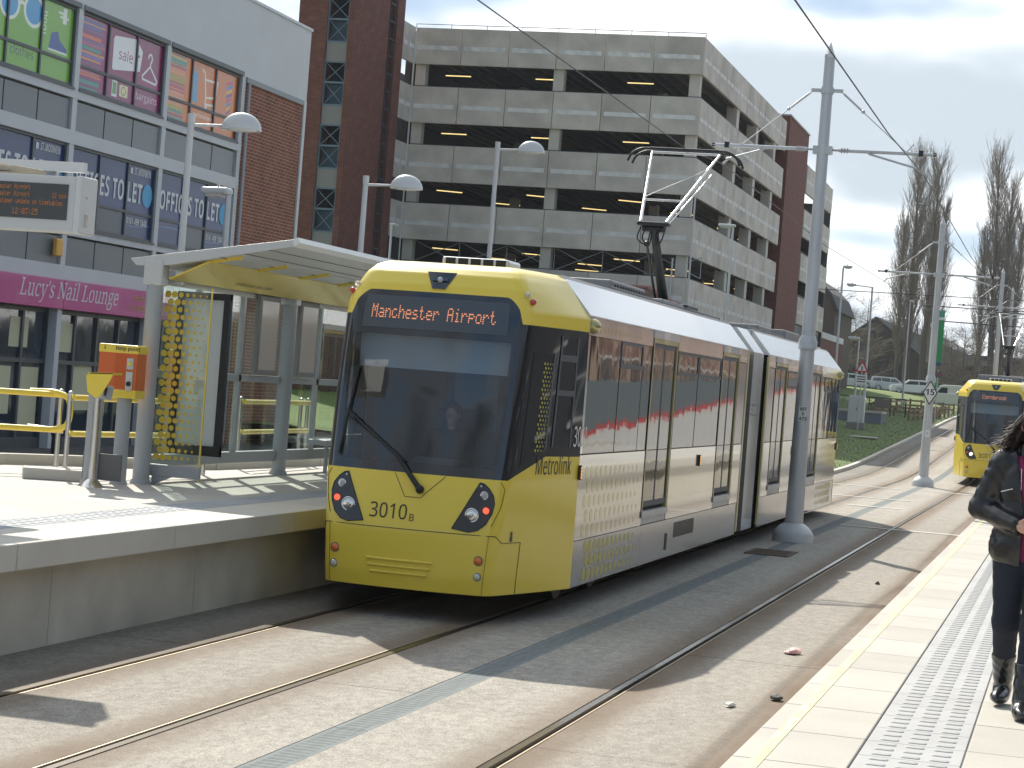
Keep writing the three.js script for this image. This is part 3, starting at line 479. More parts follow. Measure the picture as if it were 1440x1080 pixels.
    // roof equipment
    const rv = put('roof_vent', [RB(.75, .10, .5, .03, .1, 3.71, L0 + .12)], TM.silverTop); put('vent_slat', Array.from({ length: 5 }, (_, i) => Ex(-.23 + i * .14, -.12 + i * .14, 3.68, 3.75, L0 + .365, L0 + .376)), MT.black, rv);
    const eq = put('roof_equipment', [RB(1.5, .2, 2.2, .04, -.12, 3.75, L0 - 5.2), RB(1.4, .16, 1.6, .04, -.1, 3.73, L0 - 8.6)], TM.ventGrey); put('equipment_grille', Array.from({ length: 12 }, (_, i) => Ex(.634, .64, 3.70, 3.80, L0 - 6.2 + i * .17, L0 - 6.12 + i * .17)), MT.black, eq);
    put('roof_rail', [Rod([.85, 3.70, L0 - 3], [.85, 3.70, L1 + .2], .015), Rod([-.85, 3.70, L0 - 3], [-.85, 3.70, L1 + .2], .015), ...Array.from({ length: 6 }, (_, i) => Rod([.85, 3.64, L0 - 3.2 - i * 1.6], [.85, 3.70, L0 - 3.2 - i * 1.6], .012))], TM.grey);
  }
  // articulation: bellows, centre ring
  const ringM = TM.silver;
  Mesh('centre_section', [Ex(-1.315, 1.315, .32, 3.23, -.56, .56)], ringM, T);
  Mesh('centre_cove', [Pr([[1.315, 3.232], [1.0, 3.62], [-1.0, 3.62], [-1.315, 3.232]], 1.12).translate(0, 0, -.56)], TM.silverTop, T);
  for (const k of [-1, 1]) { Mesh('bellows', Array.from({ length: 9 }, (_, i) => { const t = .03 + (i % 2) * .05, z = k * (.58 + i * .078); const w = 1.27 - t * .6; return Pr([[-w, .36], [w, .36], [w, 3.12], [w - .34, 3.52 - t], [.34 - w, 3.52 - t], [-w, 3.12]], .07).translate(0, 0, z - .035); }), MT.rubber, T); Mesh('end_frame', [Ex(1.30, 1.33, .34, 3.2, k * 1.1, k * 1.24), Ex(-1.33, -1.30, .34, 3.2, k * 1.1, k * 1.24)], phy(.5, .45, .2, .3), T); }
  // pantograph on the front half
  { const P = grp('pantograph', T), K = MT.darkMetal, z0 = 1.65, A = MT.stainless, zk = 2.95, zh = .86;
    Mesh('base', [RB(.9, .08, 1.0, .02, 0, 3.82, z0), ...[[-.4, -.4], [.4, -.4], [-.4, .4], [.4, .4]].map(([x, z]) => Cy(.05, .07, .14, x, 3.72, z0 + z))], K, P);
    Mesh('lower_arm', [Rod([-.04, 3.86, z0 - .1], [-.02, 5.0, zk], .085, .06, 12)], K, P);
    Mesh('knee', [RB(.50, .06, .18, .02, -.02, 5.02, zk), Cy(.05, .05, .34, -.02, 4.95, zk, 12, 0, Math.PI / 2)], MT.darkMetal, P);
    Mesh('upper_arm', [Rod([-.23, 5.05, zk], [-.56, 6.36, zh], .027, .02), Rod([.17, 5.05, zk], [.56, 6.36, zh], .027, .02), Rod([.20, 5.0, zk + .05], [.5, 6.0, zh + .3], .014)], A, P);
    Mesh('cross_tube', [Rod([-.31, 5.45, lerp(zk, zh, .3)], [.29, 5.45, lerp(zk, zh, .3)], .018), Rod([-.33, 5.5, lerp(zk, zh, .33)], [.5, 6.1, lerp(zk, zh, .82)], .007), Rod([-.56, 6.36, zh], [.56, 6.36, zh], .02)], A, P);
    for (const dz of [-.18, .18]) Mesh('contact_strip', [Rod([-.56, 6.40, zh + dz], [.56, 6.40, zh + dz], .024), Tb([[-.56, 6.40, zh + dz], [-.72, 6.385, zh + dz], [-.86, 6.30, zh + dz], [-.92, 6.18, zh + dz]], .02), Tb([[.56, 6.40, zh + dz], [.72, 6.385, zh + dz], [.86, 6.30, zh + dz], [.92, 6.18, zh + dz]], .02)], K, P);
    Mesh('damper', [Rod([-.14, 3.9, z0 + .1], [-.12, 4.7, zk - .1], .022), Sp(.05, -.13, 4.72, zk - .12)], K, P);
    [-.2, -.12, .1, .18].forEach(x => Mesh('cable_loop', Tb([[x, 4.98, zk + .06], [x - .04, 4.78, zk + .1], [x * .5, 4.7, zk + .08], [x * .3, 4.9, zk + .02]], .011, 14, 6), MT.rubber, P)); }
  return T;
}
const tram1 = makeTram('yellow and silver tram standing at the left platform, its display reading Manchester Airport', '3010', 'B', 'Manchester Airport', false); tram1.position.set(0, 0, -34.95);
const tram2 = makeTram('yellow tram approaching in the distance on the right track, its display reading Cornbrook', '3081', '', 'Cornbrook', true); tram2.position.set(TC, .30, -89.45); tram2.rotation.x = .02; 
/* ================= shop building ================= */
const facX = -17;
const clad = phy(.62, .635, .65, .5, { map: colTex(256, 256, (x, y) => { const v = .94 + .14 * (tfbm(x, y, 4, 5, 15) - .5); return [v, v, v * 1.01]; }, .2, .2) });
const frameM = phy(.075, .085, .095, .4), paneM = phy(.035, .05, .07, .06, { ior: 1.7, bumpMap: glassBump, bumpScale: .004 }), infillM = phy(.17, .19, .20, .35, { clearcoat: .2 });
const brickTex = (c1, c2, mortar, seed) => { // one tile: 6 courses x 2 bricks
  const W = 512, H = 512, rows = 24, cols = 8; return [colTex(W, H, (x, y) => { const r = Math.floor(y * rows), off = (r % 2) * .5, cx = x * cols + off, c = Math.floor(cx) % cols, fx = cx % 1, fy = (y * rows) % 1; const m = fx < .045 || fy < .13, h = hash3(c, r, seed), n = tfbm(x, y, 8, 4, seed) - .5; if (m) return mortar.map(v => v * (1 + n * .4)); return [0, 1, 2].map(i => lerp(c1[i], c2[i], h) * (1 + n * .5)); }, 1 / 2.4, 1 / 2.4), valTex(W, H, (x, y) => { const r = Math.floor(y * rows), off = (r % 2) * .5, fx = (x * cols + off) % 1, fy = (y * rows) % 1; return fx < .045 || fy < .13 ? 0 : .8 + .2 * tfbm(x, y, 64, 2, 3); }, 1 / 2.4, 1 / 2.4)]; };
const [bk1, bb1] = brickTex([.20, .062, .038], [.28, .090, .055], [.46, .38, .31], 3), [bk2] = brickTex([.150, .050, .036], [.200, .070, .048], [.17, .11, .09], 9);
const brickM = std(1, 1, 1, .9, { map: bk1, bumpMap: bb1, bumpScale: .008 }), brickDark = std(1, 1, 1, .9, { map: bk2, bumpMap: bb1, bumpScale: .008 });
{
  const S = thing('shop_building', 'pale grey framed shop and office building with coloured window films and red brick end', 'building', [facX, 0, 0]);
  // facade faces +x; local x=0 is the face of the frame; bays run along z
  const z0 = -30, bays = []; for (let i = -2; i < 4; i++) bays.push([-36.3 - i * 5.04 + .12 - 0 + (i >= 0 ? 0 : 0), -36.3 - i * 5.04 - 4.92 + .12]); // overwritten below
  bays.length = 0; for (let i = 0; i < 5; i++) { const a = -35.98 - (i - 1) * 5.08 - 0; bays.push([a, a - 4.84]); } // i=1: -35.98..-40.82 etc
  const zEnd = -56.35;
  const cols = [-30.6]; bays.forEach(b => cols.push(b[1] - .12)); 
  // vertical posts
  [...bays.map(b => b[0] + .12), zEnd + .12].forEach((z, i) => Mesh('frame_post', Ex(-.3, 0, 3.3, 10.6, z - .12, z + .12), clad, S));
  const bandSpec = [[10.45, 12.6, .012], [8.32, 8.56, .01], [7.24, 7.56, .01], [5.08, 5.28, .01], [4.02, 4.36, .01]];
  bandSpec.forEach(([a, b, o], i) => Mesh(i ? 'frame_band' : 'parapet', Ex(-.3, o, a, b, i ? zEnd + .0 : -61.2, -20), clad, S));
  Mesh('parapet_coping', Ex(-.35, .05, 12.6, 12.68, -61.25, -20), MT.galv, S);
  Mesh('upper_wall', Ex(-14, -.31, -.2, 12.5, -61.1, -20), std(.35, .36, .37, .8), S);
  // brick end bay
  Mesh('brick_wall', Ex(-.3, -.02, -.2, 10.448, -61.0, zEnd - .02), brickM, S); Mesh('brick_coping', Ex(-.3, .04, 10.30, 10.445, -60.95, zEnd - .03), std(.30, .33, .35, .6), S);
  Mesh('corner_trim', Ex(-.32, .03, -.2, 10.448, -61.2, -61.0), clad, S); Mesh('downpipe', Rod([.06, 0, -56.5], [.06, 10.3, -56.5], .05), MT.greyPaint, S);
  // upper film artwork, one sheet per bay, printed on the glass
  const art = [
    (x, w, h) => { x.fillStyle = '#7cb83f'; x.fillRect(0, 0, w, h); x.strokeStyle = '#eef4e6'; x.lineWidth = 22; x.fillStyle = '#2f9fd8'; for (const [cx, r] of [[360, 90], [600, 92]]) { x.beginPath(); x.ellipse(cx, 120, r, 95, .15, 0, 7); x.fill(); x.stroke(); } x.beginPath(); x.moveTo(450, 110); x.quadraticCurveTo(480, 80, 510, 110); x.stroke();
      x.fillStyle = '#1d4f9b'; x.beginPath(); x.moveTo(790, 210); x.lineTo(860, 190); x.lineTo(880, 240); x.lineTo(960, 285); x.lineTo(960, 310); x.lineTo(770, 310); x.closePath(); x.fill(); x.fillStyle = '#eef4e6'; x.fillRect(765, 310, 200, 12); x.save(); x.translate(735, 240); x.rotate(-Math.PI / 2); x.font = '74px sans-serif'; x.fillText('food', 0, 0); x.restore(); x.fillRect(850, 60, 70, 14); x.fillRect(870, 85, 90, 14); x.fillRect(900, 30, 40, 100);
      x.fillStyle = '#27543a'; x.font = '74px sans-serif'; x.fillText('clothes', 390, 420); x.fillStyle = '#55b7cf'; x.beginPath(); x.arc(200, 430, 90, 0, 7); x.fill(); },
    (x, w, h) => { x.fillStyle = '#8e1f5f'; x.fillRect(0, 0, w, h); const cs = ['#b05a7e', '#d0587a', '#8a9c3c', '#dd6a4a', '#7d3f74', '#5b5fa5', '#c98a5a', '#3f9486', '#7a5a9a', '#8b2f6a', '#6f6fc0', '#a84a86']; const r = mulberry(3); for (let y = 10; y < h - 10;) { const t = 6 + r() * 22; x.fillStyle = cs[r() * cs.length | 0]; x.fillRect(6, y, 300 - r() * 50, t); y += t + r() * 8; }
      x.fillStyle = '#eef0f0'; x.beginPath(); x.moveTo(420, 70); x.lineTo(680, 40); x.lineTo(760, 110); x.lineTo(740, 250); x.lineTo(420, 300); x.quadraticCurveTo(405, 300, 405, 280); x.lineTo(405, 90); x.closePath(); x.fill(); x.fillStyle = '#8e1f5f'; x.beginPath(); x.arc(715, 150, 11, 0, 7); x.fill(); x.font = '100px sans-serif'; x.fillStyle = '#a8234a'; x.fillText('sale', 470, 215);
      x.strokeStyle = '#eef0f0'; x.lineWidth = 14; x.lineJoin = 'round'; x.beginPath(); x.moveTo(835, 140); x.quadraticCurveTo(845, 95, 875, 110); x.quadraticCurveTo(895, 140, 870, 165); x.lineTo(865, 190); x.lineTo(960, 275); x.lineTo(950, 300); x.lineTo(780, 290); x.lineTo(775, 270); x.lineTo(865, 190); x.stroke();
      x.fillStyle = '#eef0f0'; x.fillRect(420, 365, 60, 110); x.fillStyle = '#5fa05a'; x.fillRect(427, 378, 46, 80); x.fillStyle = '#e8e2b0'; x.fillRect(510, 380, 100, 80); x.strokeStyle = '#8a7a5a'; x.lineWidth = 7; x.beginPath(); x.arc(560, 420, 26, 0, 7); x.stroke(); x.font = '72px sans-serif'; x.fillStyle = '#e4c8d6'; x.fillText('bargains', 705, 440); },
    (x, w, h) => { x.fillStyle = '#dd7a2c'; x.fillRect(0, 0, w, h); const cs = ['#b0a03c', '#e07a4a', '#c65a4a', '#d8a05a', '#8a6a5a', '#3f9486', '#b8466a', '#d0b05a', '#9a4a6a', '#e59a6a']; const r = mulberry(7); for (let y = 10; y < h - 10;) { const t = 6 + r() * 22; x.fillStyle = cs[r() * cs.length | 0]; x.fillRect(6, y, 270 - r() * 40, t); y += t + r() * 8; }
      x.fillStyle = '#4d9fc4'; x.beginPath(); x.moveTo(400, 60); x.lineTo(440, 130); x.lineTo(430, 260); x.lineTo(450, 320); x.lineTo(350, 320); x.lineTo(370, 240); x.lineTo(370, 120); x.closePath(); x.fill(); x.strokeStyle = '#f2ece0'; x.lineWidth = 16; x.beginPath(); x.moveTo(490, 60); x.lineTo(530, 80); x.lineTo(560, 260); x.lineTo(700, 240); x.lineTo(720, 120); x.lineTo(540, 130); x.moveTo(560, 260); x.lineTo(560, 310); x.lineTo(690, 300); x.stroke(); x.fillStyle = '#f2ece0'; for (const cx of [570, 680]) { x.beginPath(); x.arc(cx, 335, 18, 0, 7); x.fill(); }
      for (let i = 0; i < 8; i++) { x.fillStyle = ['#c6466a', '#3f8fc4', '#e8b03c', '#7a4a9a'][i % 4]; x.beginPath(); x.moveTo(850 + i * 3, 90 + i * 32); x.lineTo(950 - i * 4, 60 + i * 32); x.lineTo(945 - i * 4, 84 + i * 32); x.lineTo(850 + i * 3, 116 + i * 32); x.fill(); } x.fillStyle = '#f2ece0'; x.font = '44px sans-serif'; x.fillText('wythenshawe', 400, 420); },
  ];
  const film = art.map(d => phy(1, 1, 1, .25, { map: canTex(1024, 512, d), clearcoat: .5, clearcoatRoughness: .05 }));
  const officeFilm = phy(1, 1, 1, .3, { map: canTex(1024, 512, (x, w, h) => { const g = x.createLinearGradient(0, 0, 0, h); x.fillStyle = '#14386b'; x.fillRect(0, 0, w, h); x.fillStyle = '#0b3070'; x.fillRect(0, 200, w, 120); x.strokeStyle = '#5d86b5'; x.lineWidth = 6; x.beginPath(); x.moveTo(0, 400); x.bezierCurveTo(300, 330, 600, 480, w, 400); x.stroke(); x.fillStyle = '#3f4a58'; x.fillRect(340, 340, 330, 172); }), clearcoat: .25, clearcoatRoughness: .05 });
  const white = std(.72, .74, .76, .5), cyan = std(.10, .42, .70, .5);
  bays.forEach(([za, zb], bi) => {
    const W = za - zb, pw = W / 3;
    // three-light windows: [y0, y1, transom, material]
    const win = (y0, y1, tr, mat, print) => {
      const f = grp('window', S); Mesh('window_frame', [Ex(-.22, -.06, y1 - .07, y1, zb, za), Ex(-.22, -.06, y0, y0 + .07, zb, za), Ex(-.22, -.062, y0, y1, za - .07, za), Ex(-.22, -.062, y0, y1, zb, zb + .07), ...[1, 2].map(k => Ex(-.2, -.07, y0 + .07, y1 - .07, zb + pw * k - .035, zb + pw * k + .035)), Ex(-.2, -.075, tr - .035, tr + .035, zb + .07, za - .07)], frameM, f);
      Mesh('window_sill', Ex(-.2, .04, y0 - .05, y0 - .002, zb, za), frameM, f); if (print && y1 > 10) Mesh('flashing', Ex(-.1, .045, 10.445, 10.56, zb - .05, za + .05), std(.20, .22, .23, .7), f);
      for (let k = 0; k < 3; k++) for (const [a, b] of [[y0 + .07, tr - .035], [tr + .035, y1 - .07]]) {
        const p0 = za - pw * k - .04, p1 = za - pw * (k + 1) + .04; const g = new THREE.PlaneGeometry(p0 - p1, b - a).toNonIndexed(); g.rotateY(Math.PI / 2); g.translate(-.11, (a + b) / 2, (p0 + p1) / 2);
        if (print) { const p = g.attributes.position, uv = g.attributes.uv; for (let i = 0; i < p.count; i++) uv.setXY(i, (za - p.getZ(i)) / W, (p.getY(i) - y0) / (y1 - y0)); }
        Mesh('pane', g, mat, f); }
      return f;
    };
    win(8.56, 10.44, 9.15, film[(bi + 1) % 3], true);
    const off = win(5.28, 7.24, 5.95, officeFilm, true);
    const put = (g, y, z, m, n = 'lettering') => { g.rotateY(Math.PI / 2); g.translate(-.098, y, z); Mesh(n, g, m, off); };
    put(letters(fontB, 'OFFICES TO', .50, { width: 2.9 }), 6.22, za - 1.62, white); put(letters(fontB, 'LET', .50, { width: .86 }), 6.22, za - 3.72, white);
    put(flat(new THREE.CircleGeometry(.30, 28)), 6.46, za - 4.47, cyan, 'round_sticker'); put(letters(fontB, 'ST.MODWEN', .18, { width: .98 }), 6.93, za - 4.1, white); put(letters(fontB, '0161 499 1848', .17, { width: 1.2 }), 5.66, za - 3.95, white);
    put(flat(new THREE.PlaneGeometry(.14, .15)), 7.01, za - 3.45, white, 'logo_block');
    // grey infill panels below each window row
    for (const [a, b] of [[7.56, 8.27], [4.36, 5.03]]) { for (let k = 0; k < 3; k++) Mesh('infill_panel', Ex(-.2, -.06, a, b, za - pw * (k + 1) + .03, za - pw * k - .03), infillM, S); Mesh('panel_frame', [Ex(-.22, -.09, a, b, zb, za)], frameM, S); }
    // shopfront: fascia, mullions, glazing
    Mesh('fascia', RB(.16, .70, W + .22, .02, .02, 3.66, (za + zb) / 2), phy(.52, .05, .25, .35, { clearcoat: .3 }), S);
    Mesh('shop_pier', Ex(-.3, .02, -.2, 3.3, za + .005, za + .235), clad, S);
    const fr = [], nb = 4; for (let k = 0; k <= nb; k++) fr.push(Ex(-.32, -.2, 0, 3.29, za - W * k / nb - .05, za - W * k / nb + .05)); fr.push(Ex(-.32, -.205, 2.0, 2.1, zb, za), Ex(-.32, -.205, 0, .25, zb, za), Ex(-.32, -.205, 3.2, 3.29, zb, za));
    const sf = Mesh('shopfront', fr, frameM, S); for (let k = 0; k < nb; k++) for (const [a, b] of [[.25, 2.0], [2.1, 3.2]]) Mesh('shop_pane', Ex(-.275, -.265, a, b, za - W * (k + 1) / nb + .05, za - W * k / nb - .05), paneM, sf);
  });
  // fascia lettering on the two bays in view
  const lt = letters(fontS, "Lucy's Nail Lounge", .40, { width: 5.1, shear: .28 }); lt.rotateY(Math.PI / 2); lt.translate(.104, 3.55, -46.35); Mesh('fascia_lettering', lt, std(.75, .70, .74, .5), S);
  const l2 = letters(fontR, 'Telephone', .13, { width: .75 }); l2.rotateY(Math.PI / 2); l2.translate(.104, 3.74, -50.2); Mesh('fascia_lettering', l2, std(.55, .42, .06, .5), S);
  const l3 = letters(fontR, '0161 498 8881', .14, { width: 1.0 }); l3.rotateY(Math.PI / 2); l3.translate(.104, 3.48, -50.2); Mesh('fascia_lettering', l3, std(.55, .42, .06, .5), S);
  // posters behind the glass
  [[-45.2, 1.2, 1.0, 1.4], [-43.9, 1.35, .9, 1.1], [-48.0, 1.5, 1.0, 1.2], [-47.0, 2.65, .8, .7], [-44.6, 2.7, .9, .7], [-49.1, 1.4, .5, 1.3]].forEach(([z, y, w, h]) => Mesh('window_poster', Ex(-.263, -.255, y - h / 2, y + h / 2, z - w / 2, z + w / 2), std(.62, .60, .40, .7), S));
  { const g = flat(new THREE.CircleGeometry(.62, 28)); g.rotateY(Math.PI / 2); g.translate(-.25, 2.5, -43.0); Mesh('round_sticker', g, std(.04, .12, .35, .5), S); }
  Mesh('alarm_box', RB(.12, .42, .34, .04, 0.06, 4.75, -45.6), phy(.75, .40, .06, .4), S);
}
/* ================= multi storey car park ================= */
const carX = -13.37, carZ = -108;
const conc = [.53, .565, .50, .54].map((a, i) => std(1, 1, 1, .9, { map: concrete(a, [1.08, 1, .88], 70 + i, 3.3, .26, .10) }));
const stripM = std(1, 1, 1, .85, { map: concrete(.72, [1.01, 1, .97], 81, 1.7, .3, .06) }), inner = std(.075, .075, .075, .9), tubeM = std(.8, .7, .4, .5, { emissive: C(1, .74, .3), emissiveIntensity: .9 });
{
  const P = thing('car_park', 'multi-storey concrete car park with long pale parapet bands and dark open decks', 'car park', [0, 0, 0]);
  const tops = [20.72, 17.6, 14.5, 11.4, 8.3, 5.2], PHt = 1.93, xl = -28.95, pw = (carX - xl) / 6, r = mulberry(4);
  const pan = (x0, x1, z0, z1, y, face) => { // face 'z' or 'x'
    const g = face === 'z' ? RB(x1 - x0 - .03, PHt, .16, .012, (x0 + x1) / 2, y - PHt / 2, z0 + .08) : RB(.16, PHt, Math.abs(z1 - z0) - .03, .012, x0 - .08, y - PHt / 2, (z0 + z1) / 2);
    const m = Mesh('concrete_panel', g, conc[r() * 4 | 0], P);
    Mesh('pale_strip', face === 'z' ? Ex(x0 + .16, x1 - .2, y - 1.16, y - .93, z0 + .158, z0 + .166) : [Ex(x0 - .002, x0 + .006, y - 1.16, y - .96, z0 - (z0 - z1) * .08, z0 - (z0 - z1) * .47), Ex(x0 - .002, x0 + .006, y - 1.16, y - .96, z0 - (z0 - z1) * .54, z0 - (z0 - z1) * .93)], stripM, m); };
  tops.forEach((y, k) => {
    for (let i = 0; i < 6; i++) pan(xl + i * pw, xl + (i + 1) * pw, carZ, 0, y, 'z');
    for (let i = 0; i < 13; i++) pan(carX, 0, carZ - i * 2.45 - .0, carZ - (i + 1) * 2.45, y, 'x');
    if (k > 0 || true) for (let i = 0; i < 6; i++) pan(carX + .1, 0, -151.3 - i * 2.7, -151.3 - (i + 1) * 2.7, y - 1.55 + .0, 'x');
    // return wall on the left coming forward to the stair tower
    for (let i = 0; i < 2; i++) { const z = carZ + .16 + i * 1.02; const m = Mesh('concrete_panel', RB(.16, PHt, .99, .012, xl - .08, y - PHt / 2, z + .51), conc[r() * 4 | 0], P); Mesh('pale_strip', Ex(xl - .002, xl + .006, y - 1.16, y - .93, z + .1, z + .9), stripM, m); }
    // deck slab, ribs, guard rail
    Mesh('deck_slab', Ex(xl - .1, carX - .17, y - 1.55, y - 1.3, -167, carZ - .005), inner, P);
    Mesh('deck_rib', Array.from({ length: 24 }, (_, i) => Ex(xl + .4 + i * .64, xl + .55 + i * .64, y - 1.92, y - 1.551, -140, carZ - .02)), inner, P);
    if (k) Mesh('guard_rail', [Ex(xl, carX - .1, y + .02, y + .06, carZ - .02, carZ + .02), Ex(carX - .1, carX - .06, y + .02, y + .06, -140, carZ)], MT.darkMetal, P);
    // columns carry the next band up
    if (k) { const yb = y - .3, yt = tops[k - 1] - PHt + .1; for (const x of [xl + .35, xl + pw * 3 + .15, carX - .42]) Mesh('column', Ex(x - .28, x + .28, yb, yt, carZ - .62, carZ - .08), k > 2 ? MT.coping : conc[1], P);
      for (const z of [-120.6, -128.2, -135.8]) Mesh('column', Ex(carX - .7, carX - .1, yb, yt, z - .45, z + .45), k > 2 ? MT.coping : conc[1], P);
      for (const z of [-116, -124, -132]) for (const x of [-25, -17]) Mesh('column', Ex(x - .25, x + .25, yb, yt, z - .25, z + .25), conc[0], P);
      for (let i = 0; i < 3; i++) for (let j = 0; j < 5; j++) { const x = xl + 2.0 + i * 5.0 + (k > 2 ? (j % 2) * 1.6 : 0), z = carZ - 1.6 - j * 6.2; Mesh('strip_light', Bx(1.4, .05, .08, x, yt - .42, z, k > 2 ? .5 : 0), tubeM, P); }
      Mesh('strip_light', [Bx(.1, .07, 1.5, carX - 1.4, yt - .42, -114), Bx(.1, .07, 1.5, carX - 1.4, yt - .42, -125), Bx(.1, .07, 1.5, carX - 1.4, yt - .42, -133)], tubeM, P); }
  });
  // ramps and back walls close the decks off
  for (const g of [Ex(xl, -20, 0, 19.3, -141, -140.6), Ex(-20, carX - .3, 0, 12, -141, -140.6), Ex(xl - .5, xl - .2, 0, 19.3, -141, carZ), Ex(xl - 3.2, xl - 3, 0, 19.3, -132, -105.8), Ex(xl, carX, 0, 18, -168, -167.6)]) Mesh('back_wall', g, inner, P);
  Mesh('top_rail', [Rod([xl, 20.92, carZ + .1], [carX, 20.92, carZ + .1], .02), ...Array.from({ length: 9 }, (_, i) => Rod([xl + i * 1.95, 20.7, carZ + .1], [xl + i * 1.95, 20.92, carZ + .1], .018))], MT.darkMetal, P);
  Mesh('ground_wall', Ex(xl, carX - .02, 0, 3.26, carZ - .2, carZ), conc[2], P);
  for (const g of [Rod([xl + .03, 4, carZ + .24], [xl + .03, 20.5, carZ + .24], .05), Rod([carX - .8, 5.2, carZ + .25], [carX - .8, 9.3, carZ + .25], .05), Rod([carX + .1, 4, carZ + .1], [carX + .1, 12.5, carZ + .1], .05)]) Mesh('downpipe', g, MT.greyLight, P);
  // crossed mesh screens of the lower deck
  for (let i = 0; i < 6; i++) { const x0 = xl + .7 + i * pw, x1 = x0 + pw - .1, y0 = 8.35, y1 = 9.45; Mesh('screen_brace', [Rod([x0, 5.3, carZ - .3], [x1, 6.3, carZ - .3], .02), Rod([x0, 6.3, carZ - .3], [x1, 5.3, carZ - .3], .02), Rod([x0, y0, carZ - .3], [x1, y1, carZ - .3], .02), Rod([x0, y1, carZ - .3], [x1, y0, carZ - .3], .02), Rod([x1, y0, carZ - .3], [x1, y1, carZ - .3], .02)], MT.greyPaint, P); }
  // far stair tower in dark brick on the long side
  const F = thing('stair_tower', 'plain dark brick stair tower on the right flank of the car park', 'stair tower', [0, 0, 0]);
  Mesh('brick_wall', Ex(-22, carX + .12, 0, 21.2, -150.6, -140.4), brickDark, F); Mesh('parapet_cap', Ex(-22.05, carX + .2, 21.2, 21.3, -150.7, -140.3), MT.greyPaint, F);
  Mesh('glazed_bay', Ex(carX - 1, carX - .1, 4, 8.6, -166.5, -151.2), paneM, F); Mesh('glazing_bar', [Ex(carX - .09, carX - .02, 4, 8.6, -157, -156.7), Ex(carX - .09, carX - .02, 4, 8.6, -162, -161.7), Ex(carX - .09, carX - .02, 6.2, 6.4, -166, -151.2)], MT.greyLight, F);
  // near stair tower
  const N = thing('stair_tower', 'tall brown brick stair tower with a column of cross-braced openings left of the car park', 'stair tower', [0, 0, 0]);
  const tz = -98, H = 27, sl = -30.3, sr = -29.2;
  const sx = -28.93;
  Mesh('brick_wall', Ex(-31.8, sl, 0, H, -105, tz), brickDark, N); Mesh('brick_wall', Ex(sr, sx, 0, H, -103.3, tz), brickDark, N);
  Mesh('brick_wall', Ex(-30, sx - .002, 0, H, -105.75, -104.55), brickDark, N); Mesh('brick_wall', Ex(-31.8, -30.05, 0, H, -105.7, -105.01), brickDark, N);
  const bl = std(.035, .075, .11, .5), braceM = std(.13, .19, .24, .5), dark = std(.02, .03, .045, .8);
  Mesh('shaft_back', Ex(sl, sr, 0, H, tz - 1.4, tz - 1.3), dark, N); Mesh('groove_back', Ex(sx - .9, sx - .5, 0, H, -104.5, -103.35), MT.darkMetal, N);
  Mesh('ladder', [Rod([sx - .05, 3, -103.6], [sx - .05, H, -103.6], .03), Rod([sx - .05, 3, -104.3], [sx - .05, H, -104.3], .03), ...Array.from({ length: 26 }, (_, i) => Rod([sx - .05, 3.2 + i * .9, -103.5], [sx - .05, 3.2 + i * .9, -104.4], .045))], std(.05, .06, .07, .6), N);
  for (let k = 0; k < 8; k++) { const y = 24.4 - k * 3.1; // concrete panel below, two braced cells above it
    Mesh('concrete_panel', Ex(sl + .02, sr - .02, y - .9, y, tz - .3, tz - .1), std(.26, .25, .235, .9), N);
    const y1 = y + 2.2, ym = y + 1.15, w = [[sl + .03, sr - .03]][0], g = []; for (const [a, b] of [[y + .05, ym - .02], [ym + .02, y1 - .05]]) g.push(Rod([w[0], a, tz - .16], [w[1], b, tz - .16], .025), Rod([w[0], b, tz - .16], [w[1], a, tz - .16], .025)); g.push(Ex(sl, sr, ym - .05, ym + .05, tz - .2, tz - .1), Ex(sl, sr, y + .0, y + .09, tz - .2, tz - .09), Ex(sl, sl + .06, y, y1, tz - .2, tz - .08), Ex(sr - .06, sr, y, y1, tz - .2, tz - .08), Ex(sl, sr, y1 - .08, y1, tz - .2, tz - .09));
    Mesh('cross_brace', g, braceM, N); Mesh('blue_glazing', Ex(sl + .05, sr - .05, y + .1, ym - .05, tz - .5, tz - .48), bl, N); }
  Mesh('lamp_bracket', [Bx(.25, .08, 1.9, sx + .15, 12.0, -105)], MT.darkMetal, N);
}
/* low hipped building in front of the car park */
{
  const Bd = thing('hipped_building', 'low building with a dark red hipped roof in front of the car park', 'building', [0, 0, 0]);
  Mesh('wall', Ex(-21, -9.2, 0, 5.2, -104, -92), conc[0], Bd);
  const g = new THREE.BufferGeometry(), A = [-21.4, 5.2, -91.6], B = [-8.9, 5.2, -91.6], Cc = [-8.9, 5.2, -104.4], D = [-21.4, 5.2, -104.4], E1 = [-16, 7.2, -98], F1 = [-13.3, 7.2, -98];
  g.setAttribute('position', new THREE.Float32BufferAttribute([A, B, F1, A, F1, E1, B, Cc, F1, Cc, D, E1, Cc, E1, F1, D, A, E1].flat(), 3)); g.computeVertexNormals(); boxUV(g);
  Mesh('roof', g, std(1, 1, 1, .85, { map: colTex(256, 256, (x, y) => { const c = (y * 12) % 1 < .15 ? .6 : 1, n = .8 + .5 * (tfbm(x, y, 8, 3, 2) - .3); return [.10 * c * n, .045 * c * n, .038 * c * n]; }, .5, .5) }), Bd);
  Mesh('hip_tile', [Rod(B, F1, .14), Rod(A, E1, .14), Rod(E1, F1, .12)], std(.24, .11, .10, .8), Bd); Mesh('eaves', [Ex(-21.5, -8.8, 5.0, 5.2, -91.75, -91.5), Ex(-8.95, -8.75, 5.0, 5.2, -104.4, -91.8)], MT.greyLight, Bd);
}
